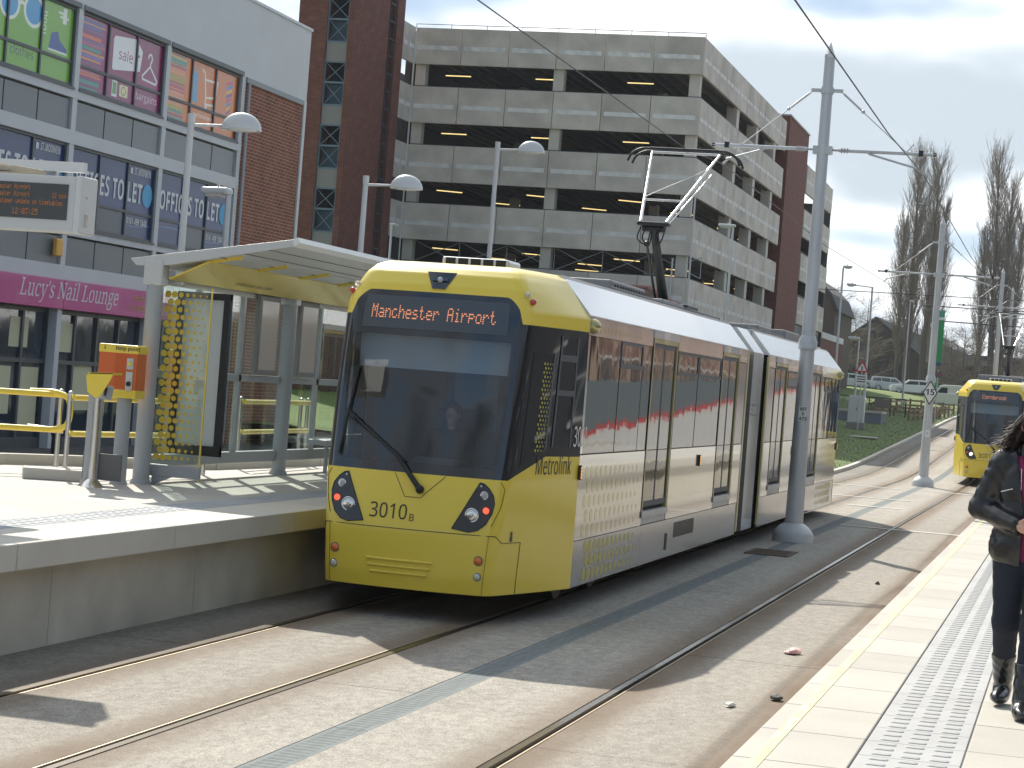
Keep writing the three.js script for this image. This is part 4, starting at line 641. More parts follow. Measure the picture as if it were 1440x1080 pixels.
/* ================= left platform furniture ================= */
{
  const roofProfile = [[-4.43, 3.565], [-4.36, 3.50], [-4.12, 3.50], [-3.9, 3.53], [-2.40, 3.83], [-2.36, 3.875], [-2.39, 3.905], [-4.0, 3.64]];
  const S = thing('tram_shelter', 'grey steel and glass tram shelter with a yellow soffit and dotted end pane', 'shelter', [0, 0, 0]);
  const zA = -23.05, zB = -41.0;
  Mesh('roof', Pr(roofProfile, zA - zB, .004).translate(0, 0, zB), MT.greyLight, S);
  Mesh('roof_trim', Pr([[-2.40, 3.82], [-2.33, 3.87], [-2.36, 3.93], [-2.42, 3.91]], zA - zB + .03).translate(0, 0, zB - .015), MT.whitePaint, S);
  // posts
  for (const z of [-23.13, -27.6, -32.07, -36.5, -40.9]) { const p = Mesh('post', [Cy(.1, .1, 2.4, -4.13, PH + 1.2, z, 24)], MT.greyPaint, S); Mesh('post_foot', [Cy(.115, .13, .05, -4.13, PH + .025, z, 20)], MT.greyPaint, p); Mesh('post_head', [RB(.24, .3, .2, .02, -4.13, 3.42, z)], MT.greyLight, p); }
  // soffit: yellow panels with light boxes
  const sofA = [-3.98, 3.36], sofB = [-3.48, 3.60], dx = sofB[0] - sofA[0], dy = sofB[1] - sofA[1], L = Math.hypot(dx, dy), an = Math.atan2(dy, dx);
  for (let i = 0; i < 12; i++) { const z = zA - .12 - i * 1.49; Mesh('soffit_panel', Bx(L, .02, 1.482, (sofA[0] + sofB[0]) / 2, (sofA[1] + sofB[1]) / 2, z - .745, 0, 0, an), MT.yellow, S); 
    const q = Mesh('light_box', Bx(.34, .03, 1.15, sofB[0] + .17, 3.645, z - .74, 0, 0, .19), MT.greyLight, S); Mesh('light_frame', [Bx(.04, .05, 1.3, sofB[0] - .02, 3.62, z - .74, 0, 0, .19), Bx(.40, .05, .04, sofB[0] + .17, 3.635, z - .08, 0, 0, .19)], MT.yellow, q); }
  Mesh('soffit_lettering', (() => { const g = letters(fontR, 'Wythenshawe Town Centre', .075, { width: 1.25 }); const p = g.attributes.position; for (let i = 0; i < p.count; i++) { const u = p.getX(i), v = p.getY(i); p.setXYZ(i, -3.86 + v * dx / L + .012, 3.418 + v * dy / L - .018, zA - 2.4 - u); } g.computeVertexNormals(); return g; })(), TM.letter, S);
  for (const x of [-3.3, -3.0, -2.7]) Mesh('roof_seam', Bx(.012, .012, zA - zB, x, 3.53 + (x + 3.9) * .2 - .004, (zA + zB) / 2), MT.darkMetal, S);
  // back wall: rails, mullions, glass
  const X = -4.2, gl = phy(.90, .95, .93, .02, { transmission: 1, thickness: 0, ior: 1.5 });
  Mesh('bottom_rail', RB(.1, .15, zA - zB - .3, .015, X, 1.19, (zA + zB) / 2), MT.greyPaint, S); Mesh('top_rail', Ex(X - .04, X + .04, 3.30, 3.38, zB, zA - .1), MT.whitePaint, S); Mesh('transom', Ex(X - .035, X + .035, 2.19, 2.28, zB, zA - .1), MT.greyPaint, S);
  const ms = [-24.6, -26.05, -29.0, -30.5, -33.5, -35, -38, -39.5], all = [-23.2, ...ms, -27.6, -32.07, -36.5, -40.9].sort((a, b) => b - a);
  ms.forEach(z => Mesh('mullion', Ex(X - .035, X + .035, 1.26, 3.30, z - .035, z + .035), MT.greyPaint, S));
  for (let i = 0; i < all.length - 1; i++) for (const [a, b] of [[1.265, 2.19], [2.28, 3.30]]) Mesh('glass_pane', Ex(X - .005, X + .005, a, b, all[i + 1] + .036, all[i] - .036), gl, S);
  // poster cases
  [[-26.72, 0], [-28.25, 1]].forEach(([z, k]) => { const c = Mesh('poster_case', [RB(.07, 1.06, .74, .015, X + .09, 2.82, z)], std(.22, .22, .22, .5), S); Mesh('poster', Ex(X + .126, X + .130, 2.36, 3.28, z - .30, z + .30), std(1, 1, 1, .12, { map: canTex(256, 384, (x, w, h) => { x.fillStyle = '#a89c9c'; x.fillRect(0, 0, w, h); x.fillStyle = '#8d8484'; const r = mulberry(6 + k); for (let i = 0; i < 26; i++) x.fillRect(24 + (i % 2) * 120, 110 + (i >> 1) * 19, 40 + r() * 60, 7); x.fillStyle = '#c8c0bd'; x.fillRect(0, 0, w, 60); }) }), c); });
  // dotted end pane with its yellow edge, and the framed advert behind it
  const ez = -23.28;
  const ep = Mesh('end_pane', Ex(-4.06, -3.47, 1.20, 3.28, ez - .006, ez + .006), gl, S); Mesh('end_pane_edge', Ex(-3.475, -3.46, 1.0, 3.28, ez - .01, ez + .01), MT.yellow, ep);
  Mesh('end_rail', [RB(.66, .14, .07, .012, -3.78, 1.10, ez), Bx(.3, .03, .05, -4.0, 3.32, ez), Pr([[-4.05, 1.03], [-3.8, 1.03], [-4.05, .92]], .05).translate(0, 0, ez - .02)], MT.greyPaint, S);
  { const rows = 22, dm = std(.62, .45, .05, .6), pitch = .0875; let n = 0;
    for (let j = 0; j < 24; j++) for (let i = 0; i < 7; i++) { const x = -4.02 + i * .082 + (j % 2) * .041, y = 1.26 + j * pitch, r = [.041, .0405, .031, .025, .02, .015, .011][i]; if (y > 3.25 || x > -3.49) continue; const c = new THREE.CircleGeometry(r, 14).toNonIndexed(); c.translate(x, y, ez + .009); Mesh('yellow_dot', c, dm, ep); } }
  const ad = Mesh('advert_frame', [Ex(-3.42, -3.34, 1.30, 3.24, -23.62, -23.54), Ex(-4.02, -3.34, 3.16, 3.24, -23.62, -23.541), Ex(-4.02, -3.34, 1.30, 1.42, -23.62, -23.541), Ex(-4.02, -3.94, 1.30, 3.24, -23.62, -23.542)], MT.black, S); Mesh('advert_sheet', Ex(-3.94, -3.42, 1.42, 3.16, -23.60, -23.58), std(.62, .63, .66, .3), ad);
  Mesh('bench_support', [RB(.3, .08, 2.4, .02, -3.95, 1.38, -29.8), Cy(.03, .03, .45, -3.95, PH + .225, -29), Cy(.03, .03, .45, -3.95, PH + .225, -30.6)], MT.greyPaint, S);
  const C2 = thing('platform_canopy', 'white edged canopy of the nearer shelter cut by the left frame edge', 'canopy', [0, 0, 0]);
  const near = -17.45;
  const under = std(.50, .46, .38, .7);
  Mesh('edge_beam', Pr([[-6.5, 4.11], [-3.25, 4.105], [-2.65, 4.045], [-2.30, 4.045], [-2.30, 4.135], [-6.5, 4.135]], .07).translate(0, 0, near - .035), MT.whitePaint, C2);
  for (let i = 0; i < 3; i++) Mesh('roof_panel', Pr([[-6.5, 4.04], [-3.10 - i * .40, 4.04], [-3.05 - i * .40, 4.10], [-6.5, 4.10]], .72).translate(0, -.035 * i, near - .77 - i * .735), under, C2);
  Mesh('roof_sheet', Pr([[-6.5, 4.105], [-3.9, 4.105], [-3.9, 4.125], [-6.5, 4.125]], 2.2).translate(0, 0, near - 2.25), MT.greyLight, C2); Mesh('post', Cy(.1, .1, 3.1, -4.9, PH + 1.55, near - 1.2, 20), MT.greyPaint, C2);
  // passenger display hung under it
  const D = thing('information_display', 'grey cased orange dot matrix departure display under the canopy at top left', 'display', [0, 0, 0]);
  const dz = -17.5; Mesh('case', [RB(2.0, .50, .3, .015, -3.33, 3.75, dz)], std(.60, .61, .60, .4), D);
  Mesh('screen', Ex(-4.25, -2.40, 3.605, 3.925, dz + .150, dz + .158), phy(.02, .017, .014, .12, { clearcoat: .6 }), D);
  const led = std(.16, .06, .01, .6, { emissive: C(1, .33, .04), emissiveIntensity: .3 });
  const row = (t, x, y, k = 1) => { const g = dots(t, .0039 * k, .0066 * Math.sqrt(k), .85); g.translate(x, y, dz + .162); Mesh('led_text', g, led, D); };
  row('Manchester Airport', -2.98, 3.885); row('Manchester Airport', -2.98, 3.82); row('12 min', -2.485, 3.82); row('Customer update on timetables', -2.78, 3.755); row('12:03:25', -2.81, 3.665, 1.4);
  Mesh('end_cap', [RB(.07, .52, .32, .02, -2.30, 3.75, dz)], std(.66, .67, .66, .4), D); Mesh('latch', [RB(.02, .12, .05, .006, -2.262, 3.62, dz + .05), Ex(-2.262, -2.258, 3.81, 3.83, dz + .05, dz + .07)], MT.stainless, D); Mesh('hanger', [Ex(-3.9, -3.8, 3.99, 4.1, dz - .03, dz + .03), Ex(-2.7, -2.6, 3.99, 4.1, dz - .03, dz + .03)], MT.greyPaint, D);
  // help point
  const Hp = thing('help_point', 'orange help point cabinet with yellow bands on a grey post', 'help point', [-4.27, PH, -22.7]);
  Mesh('cabinet', RB(.49, .5, .26, .02, 0, 1.31, 0), phy(.62, .115, .012, .35, { clearcoat: .4 }), Hp); Mesh('top_band', RB(.50, .10, .27, .015, 0, 1.565, 0), MT.yellow, Hp); Mesh('bottom_band', RB(.50, .10, .27, .015, 0, 1.05, 0), MT.yellow, Hp);
  Mesh('post', [Cy(.085, .085, 1.02, .06, .51, 0, 20), Cy(.095, .11, .04, .06, .02, 0, 20)], MT.greyPaint, Hp); Mesh('door_seam', Ex(-.03, .13, 1.12, 1.50, .131, .133), phy(.55, .10, .01, .4), Hp);
  const hpPanel = Mesh('call_panel', [RB(.085, .13, .02, .006, .16, 1.40, .135), RB(.085, .22, .02, .006, .16, 1.20, .135)], MT.galv, Hp); Mesh('call_button', [Cy(.022, .022, .02, .16, 1.40, .15, 16, Math.PI / 2)], MT.yellow, hpPanel); Mesh('emblem', [Cy(.03, .03, .015, .16, 1.17, .148, 16, Math.PI / 2)], MT.black, hpPanel);
  Mesh('lettering', letters(fontB, 'Help point', .045).translate(.12, 1.55, .138), TM.letter, Hp); Mesh('lettering', letters(fontB, 'i', .05).translate(-.17, 1.55, .138), TM.letter, Hp);
  // second grey post cabinet stem beside it
  const St = thing('equipment_post', 'short plain grey steel post between card reader and help point', 'post', [-4.33, PH, -22.2]); Mesh('shaft', [Cy(.085, .085, 1.12, 0, .56, 0, 20)], MT.greyPaint, St); Mesh('foot', [Cy(.10, .12, .04, 0, .02, 0, 20)], MT.greyPaint, St);
  // smartcard reader
  const R = thing('card_reader', 'yellow hooded smartcard reader on a slim steel post', 'card reader', [-4.12, PH, -21.85]);
  Mesh('post', [Cy(.04, .04, 1.0, -.02, .5, 0, 16)], MT.stainless, R); Mesh('foot', [Cy(.07, .17, .09, -.02, .045, 0, 4)], MT.stainless, R);
  Mesh('reader', [RB(.17, .16, .14, .02, .05, 1.07, 0, -.5, -.2)], MT.greyPaint, R); Mesh('reader_face', [Bx(.11, .09, .01, .085, 1.075, .078, -.5, -.2)], MT.black, R);
  Mesh('hood', [Pr([[-.10, 1.06], [-.13, 1.24], [-.08, 1.275], [.20, 1.29], [.205, 1.27], [-.06, 1.25], [-.06, 1.08]], .02).rotateY(0).translate(0, 0, -.11), Pr([[-.10, 1.06], [-.13, 1.24], [-.08, 1.275], [.20, 1.29], [.16, 1.20], [.06, 1.02], [.0, 1.0]], .015).translate(0, 0, .09), Bx(.32, .015, .21, .05, 1.278, -.0, 0, 0, .05), Pr([[-.10, 1.06], [-.13, 1.24], [-.08, 1.275], [-.06, 1.26], [-.1, 1.2], [-.08, 1.06]], .2).translate(0, 0, -.1)], MT.yellow, R);
  Mesh('reader_label', [Bx(.05, .05, .008, .09, 1.05, .085, -.5, -.2)], MT.yellow, R);
  // hand rails
  const railing = (label, pts, cat, ends) => { const o = thing('handrail', label, 'handrail', [0, 0, 0], 0); pts.forEach(([x, z]) => { const p = Mesh('post', [Cy(.03, .03, .98, x, PH + .49, z, 14), Sp(.034, x, PH + .99, z, 12)], MT.stainless, o); Mesh('bracket', [Rod([x, PH + .9, z], [x + .06, PH + .92, z + .04], .01), Rod([x, PH + .48, z], [x + .06, PH + .5, z + .04], .01)], MT.stainless, p); });
    for (let i = 0; i < pts.length - 1; i++) { const [x0, z0] = pts[i], [x1, z1] = pts[i + 1], e = .07; for (const y of [.95, .52]) Mesh('rail', Rod([x0 + e, PH + y, z0 + .03], [x1 + e, PH + y, z1 + .03], .036, .036, 14), MT.yellow, o); }
    if (ends) { const [x, z] = pts[pts.length - 1]; Mesh('rail', Tb([[x - .35, PH + .97, z + .12], [x + .02, PH + .97, z + .12], [x + .17, PH + .90, z + .12], [x + .17, PH + .60, z + .12], [x + .02, PH + .53, z + .12], [x - .35, PH + .53, z + .12]], .036, 40, 12), MT.yellow, o); }
    return o; };
  railing('yellow handrail with looped end on steel posts left of the help point', [[-8.3, -21.2], [-6.9, -22.6], [-5.55, -23.75]], 0, true);
  railing('yellow two-bar handrail standing right behind the help point and shelter post', [[-5.05, -23.0], [-4.72, -24.6], [-4.52, -25.9]], 0, false);
  railing('yellow two-bar handrail seen through the shelter glass in the left panes', [[-5.0, -28.2], [-5.1, -30.9], [-5.1, -31.2]], 0, false);
  railing('yellow two-bar handrail seen through the shelter glass beside the tram nose', [[-5.25, -34.0], [-5.3, -36.6], [-5.35, -39.5], [-5.4, -42]], 0, false);
  { const pb = thing('rail_plinth', 'low concrete plinth under the looped handrail', 'plinth', [-4.88, PH, -22.55]); Mesh('block', RB(.85, .13, .5, .015, 0, .065, 0, .5), MT.coping, pb); }
  { const kb = thing('kick_board', 'low dark board fixed between steel posts behind the card reader', 'board', [-4.28, PH, -22.25]); Mesh('board', Ex(-.17, .30, .06, .36, -.02, .02), std(.16, .155, .15, .7), kb); Mesh('post', [Cy(.03, .03, 1.12, -.11, .56, .05, 12)], MT.stainless, kb); Mesh('post', [Cy(.03, .03, 1.05, -.03, .52, -.05, 12)], MT.stainless, kb); Mesh('rail', Rod([-.15, 1.13, .06], [.06, 1.13, .06], .03), MT.yellow, kb); }
  { const b = thing('bollard', 'short dark bollard with a white band on the street behind the platform', 'bollard', [-11.5, 0, -35.5]); Mesh('shaft', La([[0, 1.0], [.09, .98], [.11, .85], [.09, .8], [.09, .1], [.12, 0]], 18), MT.black, b); Mesh('band', Cy(.112, .112, .07, 0, .9, 0, 18), MT.whitePaint, b); }
}
/* ================= overhead line ================= */
function linePole(label, x, z, y0 = 0, arms = true) {
  const P = thing('overhead_line_pole', label, 'pole', [x, y0, z], 0, 'overhead line poles between the tracks');
  Mesh('shaft', [Cy(.128, .165, 3.6, 0, 1.8, 0, 28), Cy(.128, .165, .10, 0, 3.55, 0, 28), Cy(.092, .122, 5.1, 0, 6.1, 0, 28)], MT.galv, P);
  Mesh('collar', [La([[.168, 3.42], [.168, 3.56], [.125, 3.66]], 28)], MT.galv, P);
  Mesh('base_cap', [La([[.36, 0], [.36, .13], [.33, .19], [.26, .27], [.165, .33]], 36)], MT.greyLight, P);
  Mesh('cap', [Cy(.0, .095, .24, 0, 8.77, 0, 6), Cy(.096, .096, .05, 0, 8.63, 0, 24)], MT.stainless, P);
  if (arms) {
    Mesh('clamp', [Bx(.34, .14, .16, 0, 6.96, 0), Bx(.56, .06, .06, 0, 8.02, 0), Cy(.115, .115, .12, 0, 8.02, 0, 20)], MT.galv, P);
    for (const k of [-1, 1]) {
      const A = Mesh('bracket_arm', [Rod([k * .28, 6.97, 0], [k * 1.98, 6.97, 0], .032, .032, 12)], MT.galv, P);
      Mesh('insulator', [0, 1, 2].map(i => Cy(.055 - i * .0, .03, .03, k * (.34 + i * .05), 6.97, 0, 16, 0, Math.PI / 2)).concat([Rod([k * .17, 6.97, 0], [k * .5, 6.97, 0], .02)]), std(.42, .42, .42, .4), A);
      Mesh('stay_wire', [Rod([k * .26, 8.0, 0], [k * 1.45, 7.0, 0], .009), Rod([k * .30, 7.97, 0], [k * .62, 7.70, 0], .02), Sp(.035, k * .66, 7.67, 0, 10)], MT.galv, A);
      Mesh('steady_arm', [Rod([k * (k < 0 ? 1.05 : .82), 6.93, 0], [k * (k < 0 ? 1.72 : 1.66), 6.72, 0], .02), Rod([k * (k < 0 ? 1.05 : .82), 6.97, 0], [k * (k < 0 ? 1.05 : .82), 6.92, 0], .025), Rod([k * 1.45, 6.98, 0], [k * 1.58, 7.14, .0], .012), Rod([k * 1.68, 6.72, 0], [k * 1.78, 6.62, 0], .02)], MT.galv, A);
      Mesh('end_fitting', [Bx(.08, .10, .08, k * 1.72, 6.98, 0), Bx(.05, .06, .06, k * 1.96, 6.97, 0)], MT.darkMetal, A);
    }
  }
  return P;
}
const mid = TC / 2 - .1;
const pole0 = linePole('grey overhead line pole standing beside the near tram with a domed base', mid, -37.85); pole0.userData.label = 'nearest grey overhead line pole, standing beside the silver tram on a domed base'; delete pole0.userData.group;
{ const st = tag(Mesh('number_sticker', Bx(.155, .27, .006, 0, 0, 0), MT.whitePaint), 'small white number sticker on the nearest overhead line pole', 'sticker'); st.position.set(mid + .03, 2.27, -37.85 + .147); 
  Mesh('sticker_print', [letters(fontB, 'M7', .062).translate(0, .055, .0042), letters(fontB, 'D', .055).translate(0, -.025, .0042), letters(fontB, '473', .062).translate(0, -.115, .0042)], MT.black, st); }
const pole1 = dup(pole0, [mid, 0, -71], 0, 'second grey overhead line pole carrying the white diamond sign');
const poleSpots = [[-104, 1.72, 'third grey overhead line pole behind the far tram'], [-128, 1.4, 'fourth grey overhead line pole rising beside the far right poplar'], [-152, .9, 'fifth grey overhead line pole above the far tram roof'], [-176, .2, 'farthest grey overhead line pole by the far trees']];
dup(pole0, [2.55, yT(-104), -104], 0, 'grey overhead line pole directly above the left shoulder of the far tram');
dup(pole0, [2.1, yT(-134), -134], 0, 'slimmer grey overhead line pole left of the one above the far tram');
dup(pole0, [4.0, yT(-118), -118], 0, 'grey overhead line pole rising behind the middle of the far tram');
{ const s = thing('speed_sign', 'white diamond speed sign reading 15 on the second overhead line pole', 'sign', [mid + .02, 3.08, -71 + .20]);
  const dm = (a, b, z) => { const g = new THREE.ShapeGeometry(new THREE.Shape([[0, b], [a, 0], [0, -b], [-a, 0]].map(p => new THREE.Vector2(...p)))); return flat(g).translate(0, 0, z); };
  Mesh('plate', Pr([[0, .40], [.24, 0], [0, -.40], [-.24, 0]], .008, .004), MT.black, s); Mesh('face', dm(.205, .345, .0135), MT.whitePaint, s); Mesh('numerals', letters(fontB, '15', .20).translate(0, -.075, .016), MT.black, s); Mesh('bracket', Bx(.1, .2, .12, 0, 0, -.06), MT.galv, s);
  const n = thing('number_plate', 'tiny white number plate low on the second overhead line pole', 'sign', [mid + .03, 1.75, -71 + .155]); Mesh('plate', RB(.14, .24, .01, .003, 0, 0, 0), MT.whitePaint, n); Mesh('print', Bx(.06, .08, .004, 0, 0, .006), MT.galv, n); }
const w1 = [[.0, 6.35, 12], [.0, 6.42, 0], [0, 6.47, -20], [0, 6.435, -34.05], [-.02, 6.63, -37.85], [0, 6.45, -54], [0, 6.63, -71], [0, 6.6, -88], [0, 7.3, -104], [0, 8.3, -134], [-.4, 9, -170]];
const w2 = [[3.75, 6.0, 12], [3.74, 6.05, 0], [3.68, 6.13, -19], [3.60, 6.32, -30], [3.52, 6.63, -37.85], [3.6, 6.4, -54], [3.52, 6.63, -71], [3.6, 6.6, -88], [3.6, 7.3, -104], [3.4, 8.3, -134], [3, 9, -170]];
const polyTube = (pts, r) => { const g = []; for (let i = 0; i < pts.length - 1; i++) g.push(Rod(pts[i], pts[i + 1], r, r, 6)); return g; };
tag(Mesh('contact_wire', polyTube(w1, .009), MT.wire), 'thin dark contact wire running above the left track to the pantograph', 'wire');
tag(Mesh('contact_wire', polyTube(w2, .009), MT.wire), 'thin dark contact wire running above the right track past the nearest pole', 'wire');
// cross-span wires in the distance
tag(Mesh('span_wire', [Rod([-8, 8.4, -112], [9, 8.5, -112], .02), Rod([-1.5, 7.9, -112], [9, 7.9, -112], .028), Rod([-1, 7.4, -118], [10, 7.3, -118], .03)], MT.wire), 'dark span wires strung across the far tracks between the distant poles', 'wire');

/* ================= lamps ================= */
function stopLamp(label, x, y0, z, h, turn, reach) {
  const L = thing('platform_lamp', label, 'street lamp', [x, y0, z], turn, 'domed lamps around the tram stop');
  Mesh('pole', [Cy(.045, .062, h, 0, h / 2, 0, 18), Cy(.055, .055, .14, 0, h - .05, 0, 18)], MT.greyLight, L);
  Mesh('arm', [Rod([.02, h - .14, 0], [reach - .5, h - .12, 0], .024, .02, 12)], MT.greyLight, L);
  const c = [reach - .22, h - .16, 0]; const dome = new THREE.SphereGeometry(.29, 24, 12, 0, Math.PI * 2, 0, Math.PI / 2); dome.scale(1, .85, .62); Mesh('lamp_head', [flat(dome).translate(...c)], MT.greyLight, L);
  const bowl = new THREE.SphereGeometry(.23, 20, 8, 0, Math.PI * 2, Math.PI / 2, Math.PI / 2); bowl.scale(1, .12, .6); Mesh('lamp_bowl', [flat(bowl).translate(c[0], c[1] - .005, 0), flat(new THREE.TorusGeometry(.285, .012, 6, 28)).rotateX(Math.PI / 2).scale(1, 1, .62).translate(...c)], phy(.8, .8, .78, .15, { transmission: .4, thickness: 0 }), L); return L;
}
stopLamp('domed platform lamp in front of the orange shop window film', -6.0, PH, -28.0, 4.95, .18, .95);
stopLamp('domed platform lamp in front of the brick stair tower', -6.0, PH, -35.7, 4.93, .18, .95);
stopLamp('tallest domed platform lamp, in front of the car park decks', -6.0, PH, -44.1, 6.6, .18, .95);
{ // road lanterns
  const road = (label, x, y0, z, h, turn, reach, headL) => { const L = thing('road_lamp', label, 'street lamp', [x, y0, z], turn); Mesh('pole', [Cy(.05, .075, h, 0, h / 2, 0, 14)], MT.galv, L); Mesh('bracket', [Rod([0, h - .02, 0], [reach, h + .05, 0], .03)], MT.galv, L);
    const hd = RB(headL, .13, .24, .055, reach + headL * .35, h + .06, 0); Mesh('lantern', hd, MT.greyLight, L); Mesh('lantern_bowl', RB(headL * .6, .07, .18, .03, reach + headL * .4, h - .015, 0), phy(.8, .8, .78, .15, { transmission: .4, thickness: 0 }), L); Mesh('sensor', [Cy(.03, .03, .07, reach + headL * .3, h + .15, 0, 10)], MT.greyLight, L); return L; };
  road('flat grey street lamp overlapping the right edge of the shop facade', -7.95, 0, -34.2, 5.28, Math.PI - .15, .05, .55);
  road('grey street lamp with a flat lantern before the corner of the car park', -8.6, 0, -92, 9.8, Math.PI, .0, .75);
  road('small grey lamp seen end on beside the left edge of the car park', -24.2, 0, -92, 9.0, Math.PI / 2, .1, .7);
  road('thin street lamp with small lantern left of the tall road lamp', -5.9, 1.0, -112, 8.6, .1, .05, .5);
  road('tall street lamp with a long arm and grey lantern over the bank', -4.6, 1.1, -115, 7.75, Math.PI, .95, .5);
  road('short lamp post with flat square lantern above the grey cabinet', -5.4, 1.2, -118, 4.9, Math.PI, .05, .65);
  road('grey lamp post rising behind the green banner', -2.9, 1.7, -140, 7.0, 0, .1, .5);
  road('teal grey lamp post left of the green banner', -5.3, 2.3, -150, 7.6, 0, .0, .35);
}
/* ================= bank furniture ================= */
{
  const cab = thing('equipment_cabinet', 'pale grey equipment cabinet on a plinth on the grass bank', 'cabinet', [-4.95, gY(-4.95, -115), -115]);
  Mesh('plinth', RB(.95, .35, .6, .02, 0, .16, 0), MT.paving, cab); Mesh('body', RB(.86, 1.45, .5, .02, 0, 1.05, 0), MT.greyLight, cab); Mesh('door', [RB(.40, 1.3, .02, .006, -.205, 1.05, .255), RB(.40, 1.3, .02, .006, .205, 1.05, .255)], MT.greyLight, cab); Mesh('handle', Bx(.03, .14, .02, .03, 1.05, .275), MT.darkMetal, cab);
  const sgn = thing('warning_sign', 'red bordered triangular warning sign with a white plate below on a thin post', 'sign', [-4.75, gY(-4.8, -114.5), -114.3]);
  Mesh('post', Cy(.03, .03, 3.6, 0, 1.8, 0, 10), MT.galv, sgn); Mesh('triangle', Pr([[-.38, 3.05], [.38, 3.05], [0, 3.70]], .012).translate(0, 0, .03), phy(.55, .03, .03, .4), sgn); Mesh('triangle_face', Pr([[-.24, 3.13], [.24, 3.13], [0, 3.54]], .004).translate(0, 0, .044), MT.whitePaint, sgn); Mesh('symbol', Bx(.07, .2, .004, 0, 3.26, .051), MT.black, sgn); Mesh('lower_plate', RB(.62, .5, .012, .004, 0, 2.66, .036), MT.whitePaint, sgn); Mesh('plate_text', [0, 1, 2].map(i => Bx(.45, .05, .004, 0, 2.8 - i * .13, .044)), MT.black, sgn);
  const slab = thing('ramp_wall', 'long low white topped ramp wall behind the grey cabinet', 'wall', [-6.3, gY(-6, -124), -124]); Mesh('wall', Ex(-3, 1.9, -.2, .55, -3, 0), std(.2, .22, .26, .8), slab); Mesh('coping', Ex(-3.05, 1.95, .55, .68, -3.1, .06), MT.coping, slab);
  const rail = thing('ramp_railing', 'black tubular railing with a small board beside the ramp wall', 'railing', [-5.6, gY(-5.6, -131), -131]); for (const x of [-3.6, -2.6, -1.4, -.2, 1.1, 2.0]) Mesh('post', Cy(.035, .035, 1.1, x, .75, 0, 8), MT.black, rail); Mesh('rail', [Rod([-3.6, 1.3, 0], [2.0, 1.3, 0], .035), Rod([-.2, .9, 0], [1.1, 1.25, 0], .03)], MT.black, rail); Mesh('board', Ex(.12, 1.1, .7, 1.25, -.03, .03), std(.2, .17, .15, .8), rail);
  const wood = std(.24, .17, .105, .85), wf = (label, a, b, n, h) => { const o = thing('wooden_fence', label, 'fence', [0, 0, 0]); const y = (x, z) => gY(x, z) - .05; for (let i = 0; i <= n; i++) { const x = lerp(a[0], b[0], i / n), z = lerp(a[1], b[1], i / n); Mesh('fence_post', Bx(.12, h + .12, .12, x, y(x, z) + h / 2 + .06, z), wood, o); if (i < n) { const x1 = lerp(a[0], b[0], (i + 1) / n), z1 = lerp(a[1], b[1], (i + 1) / n); for (const q of [1, .55]) { const r0 = [x, y(x, z) + h * q, z + .08], r1 = [x1, y(x1, z1) + h * q, z1 + .08], d = Math.hypot(r1[0] - r0[0], r1[2] - r0[2]); Mesh('fence_rail', Bx(d, .13, .05, (r0[0] + r1[0]) / 2, (r0[1] + r1[1]) / 2, (r0[2] + r1[2]) / 2, Math.atan2(-(r1[2] - r0[2]), r1[0] - r0[0])), wood, o); } } } };
  wf('low brown post and rail fence nearest the track kerb', [-6.3, -138], [-2.3, -143], 6, .62); wf('low brown rail fence receding up the bank behind the other', [-6.2, -138.5], [-5.2, -156], 5, .75); wf('low brown rail fence across the bank below the cars', [-5.2, -156], [-2.2, -158], 4, .75); wf('short close posted brown fence at the kerb bend', [-3.6, -134], [-2.1, -150], 9, .7);
  const jn = thing('inspection_slab', 'pale flat concrete slab lying in the shaded grass', 'slab', [-3.6, gY(-3.6, -106) + .01, -106]); Mesh('slab', RB(1.25, .06, 1.6, .01, 0, .03, 0), MT.coping, jn);
  // green banner totem
  const bn = thing('banner_sign', 'tall green banner sign on a post beside the second overhead pole', 'banner', [-2.12, yT(-132) + .3, -132]);
  Mesh('post', Cy(.05, .05, 7.4, -.3, 3.7, -.05, 10), MT.galv, bn); Mesh('upper_banner', RB(.60, 2.7, .05, .01, .08, 5.0, 0), std(.03, .32, .10, .6), bn); Mesh('banner_head', RB(.60, .45, .05, .01, .08, 6.6, 0), std(.10, .36, .22, .6), bn); Mesh('white_band', RB(.60, .16, .052, .01, .08, 6.28, 0), MT.whitePaint, bn); Mesh('blue_foot', RB(.62, .22, .055, .01, .08, 3.52, 0), std(.02, .10, .14, .6), bn); Mesh('lower_banner', RB(.5, .85, .05, .01, .0, 2.35, 0), std(.05, .36, .12, .6), bn);
  const ss = thing('small_sign', 'small dark plate sign on a thin post under the green banner', 'sign', [-1.75, yT(-130) + .2, -130]); Mesh('post', Cy(.03, .03, 3.3, 0, 1.65, 0, 8), MT.galv, ss); Mesh('plate', RB(.5, .35, .02, .006, 0, 3.0, .04), std(.12, .11, .12, .6), ss); Mesh('red_mark', Bx(.12, .12, .004, .06, 2.98, .054), std(.5, .05, .04, .5), ss);
}
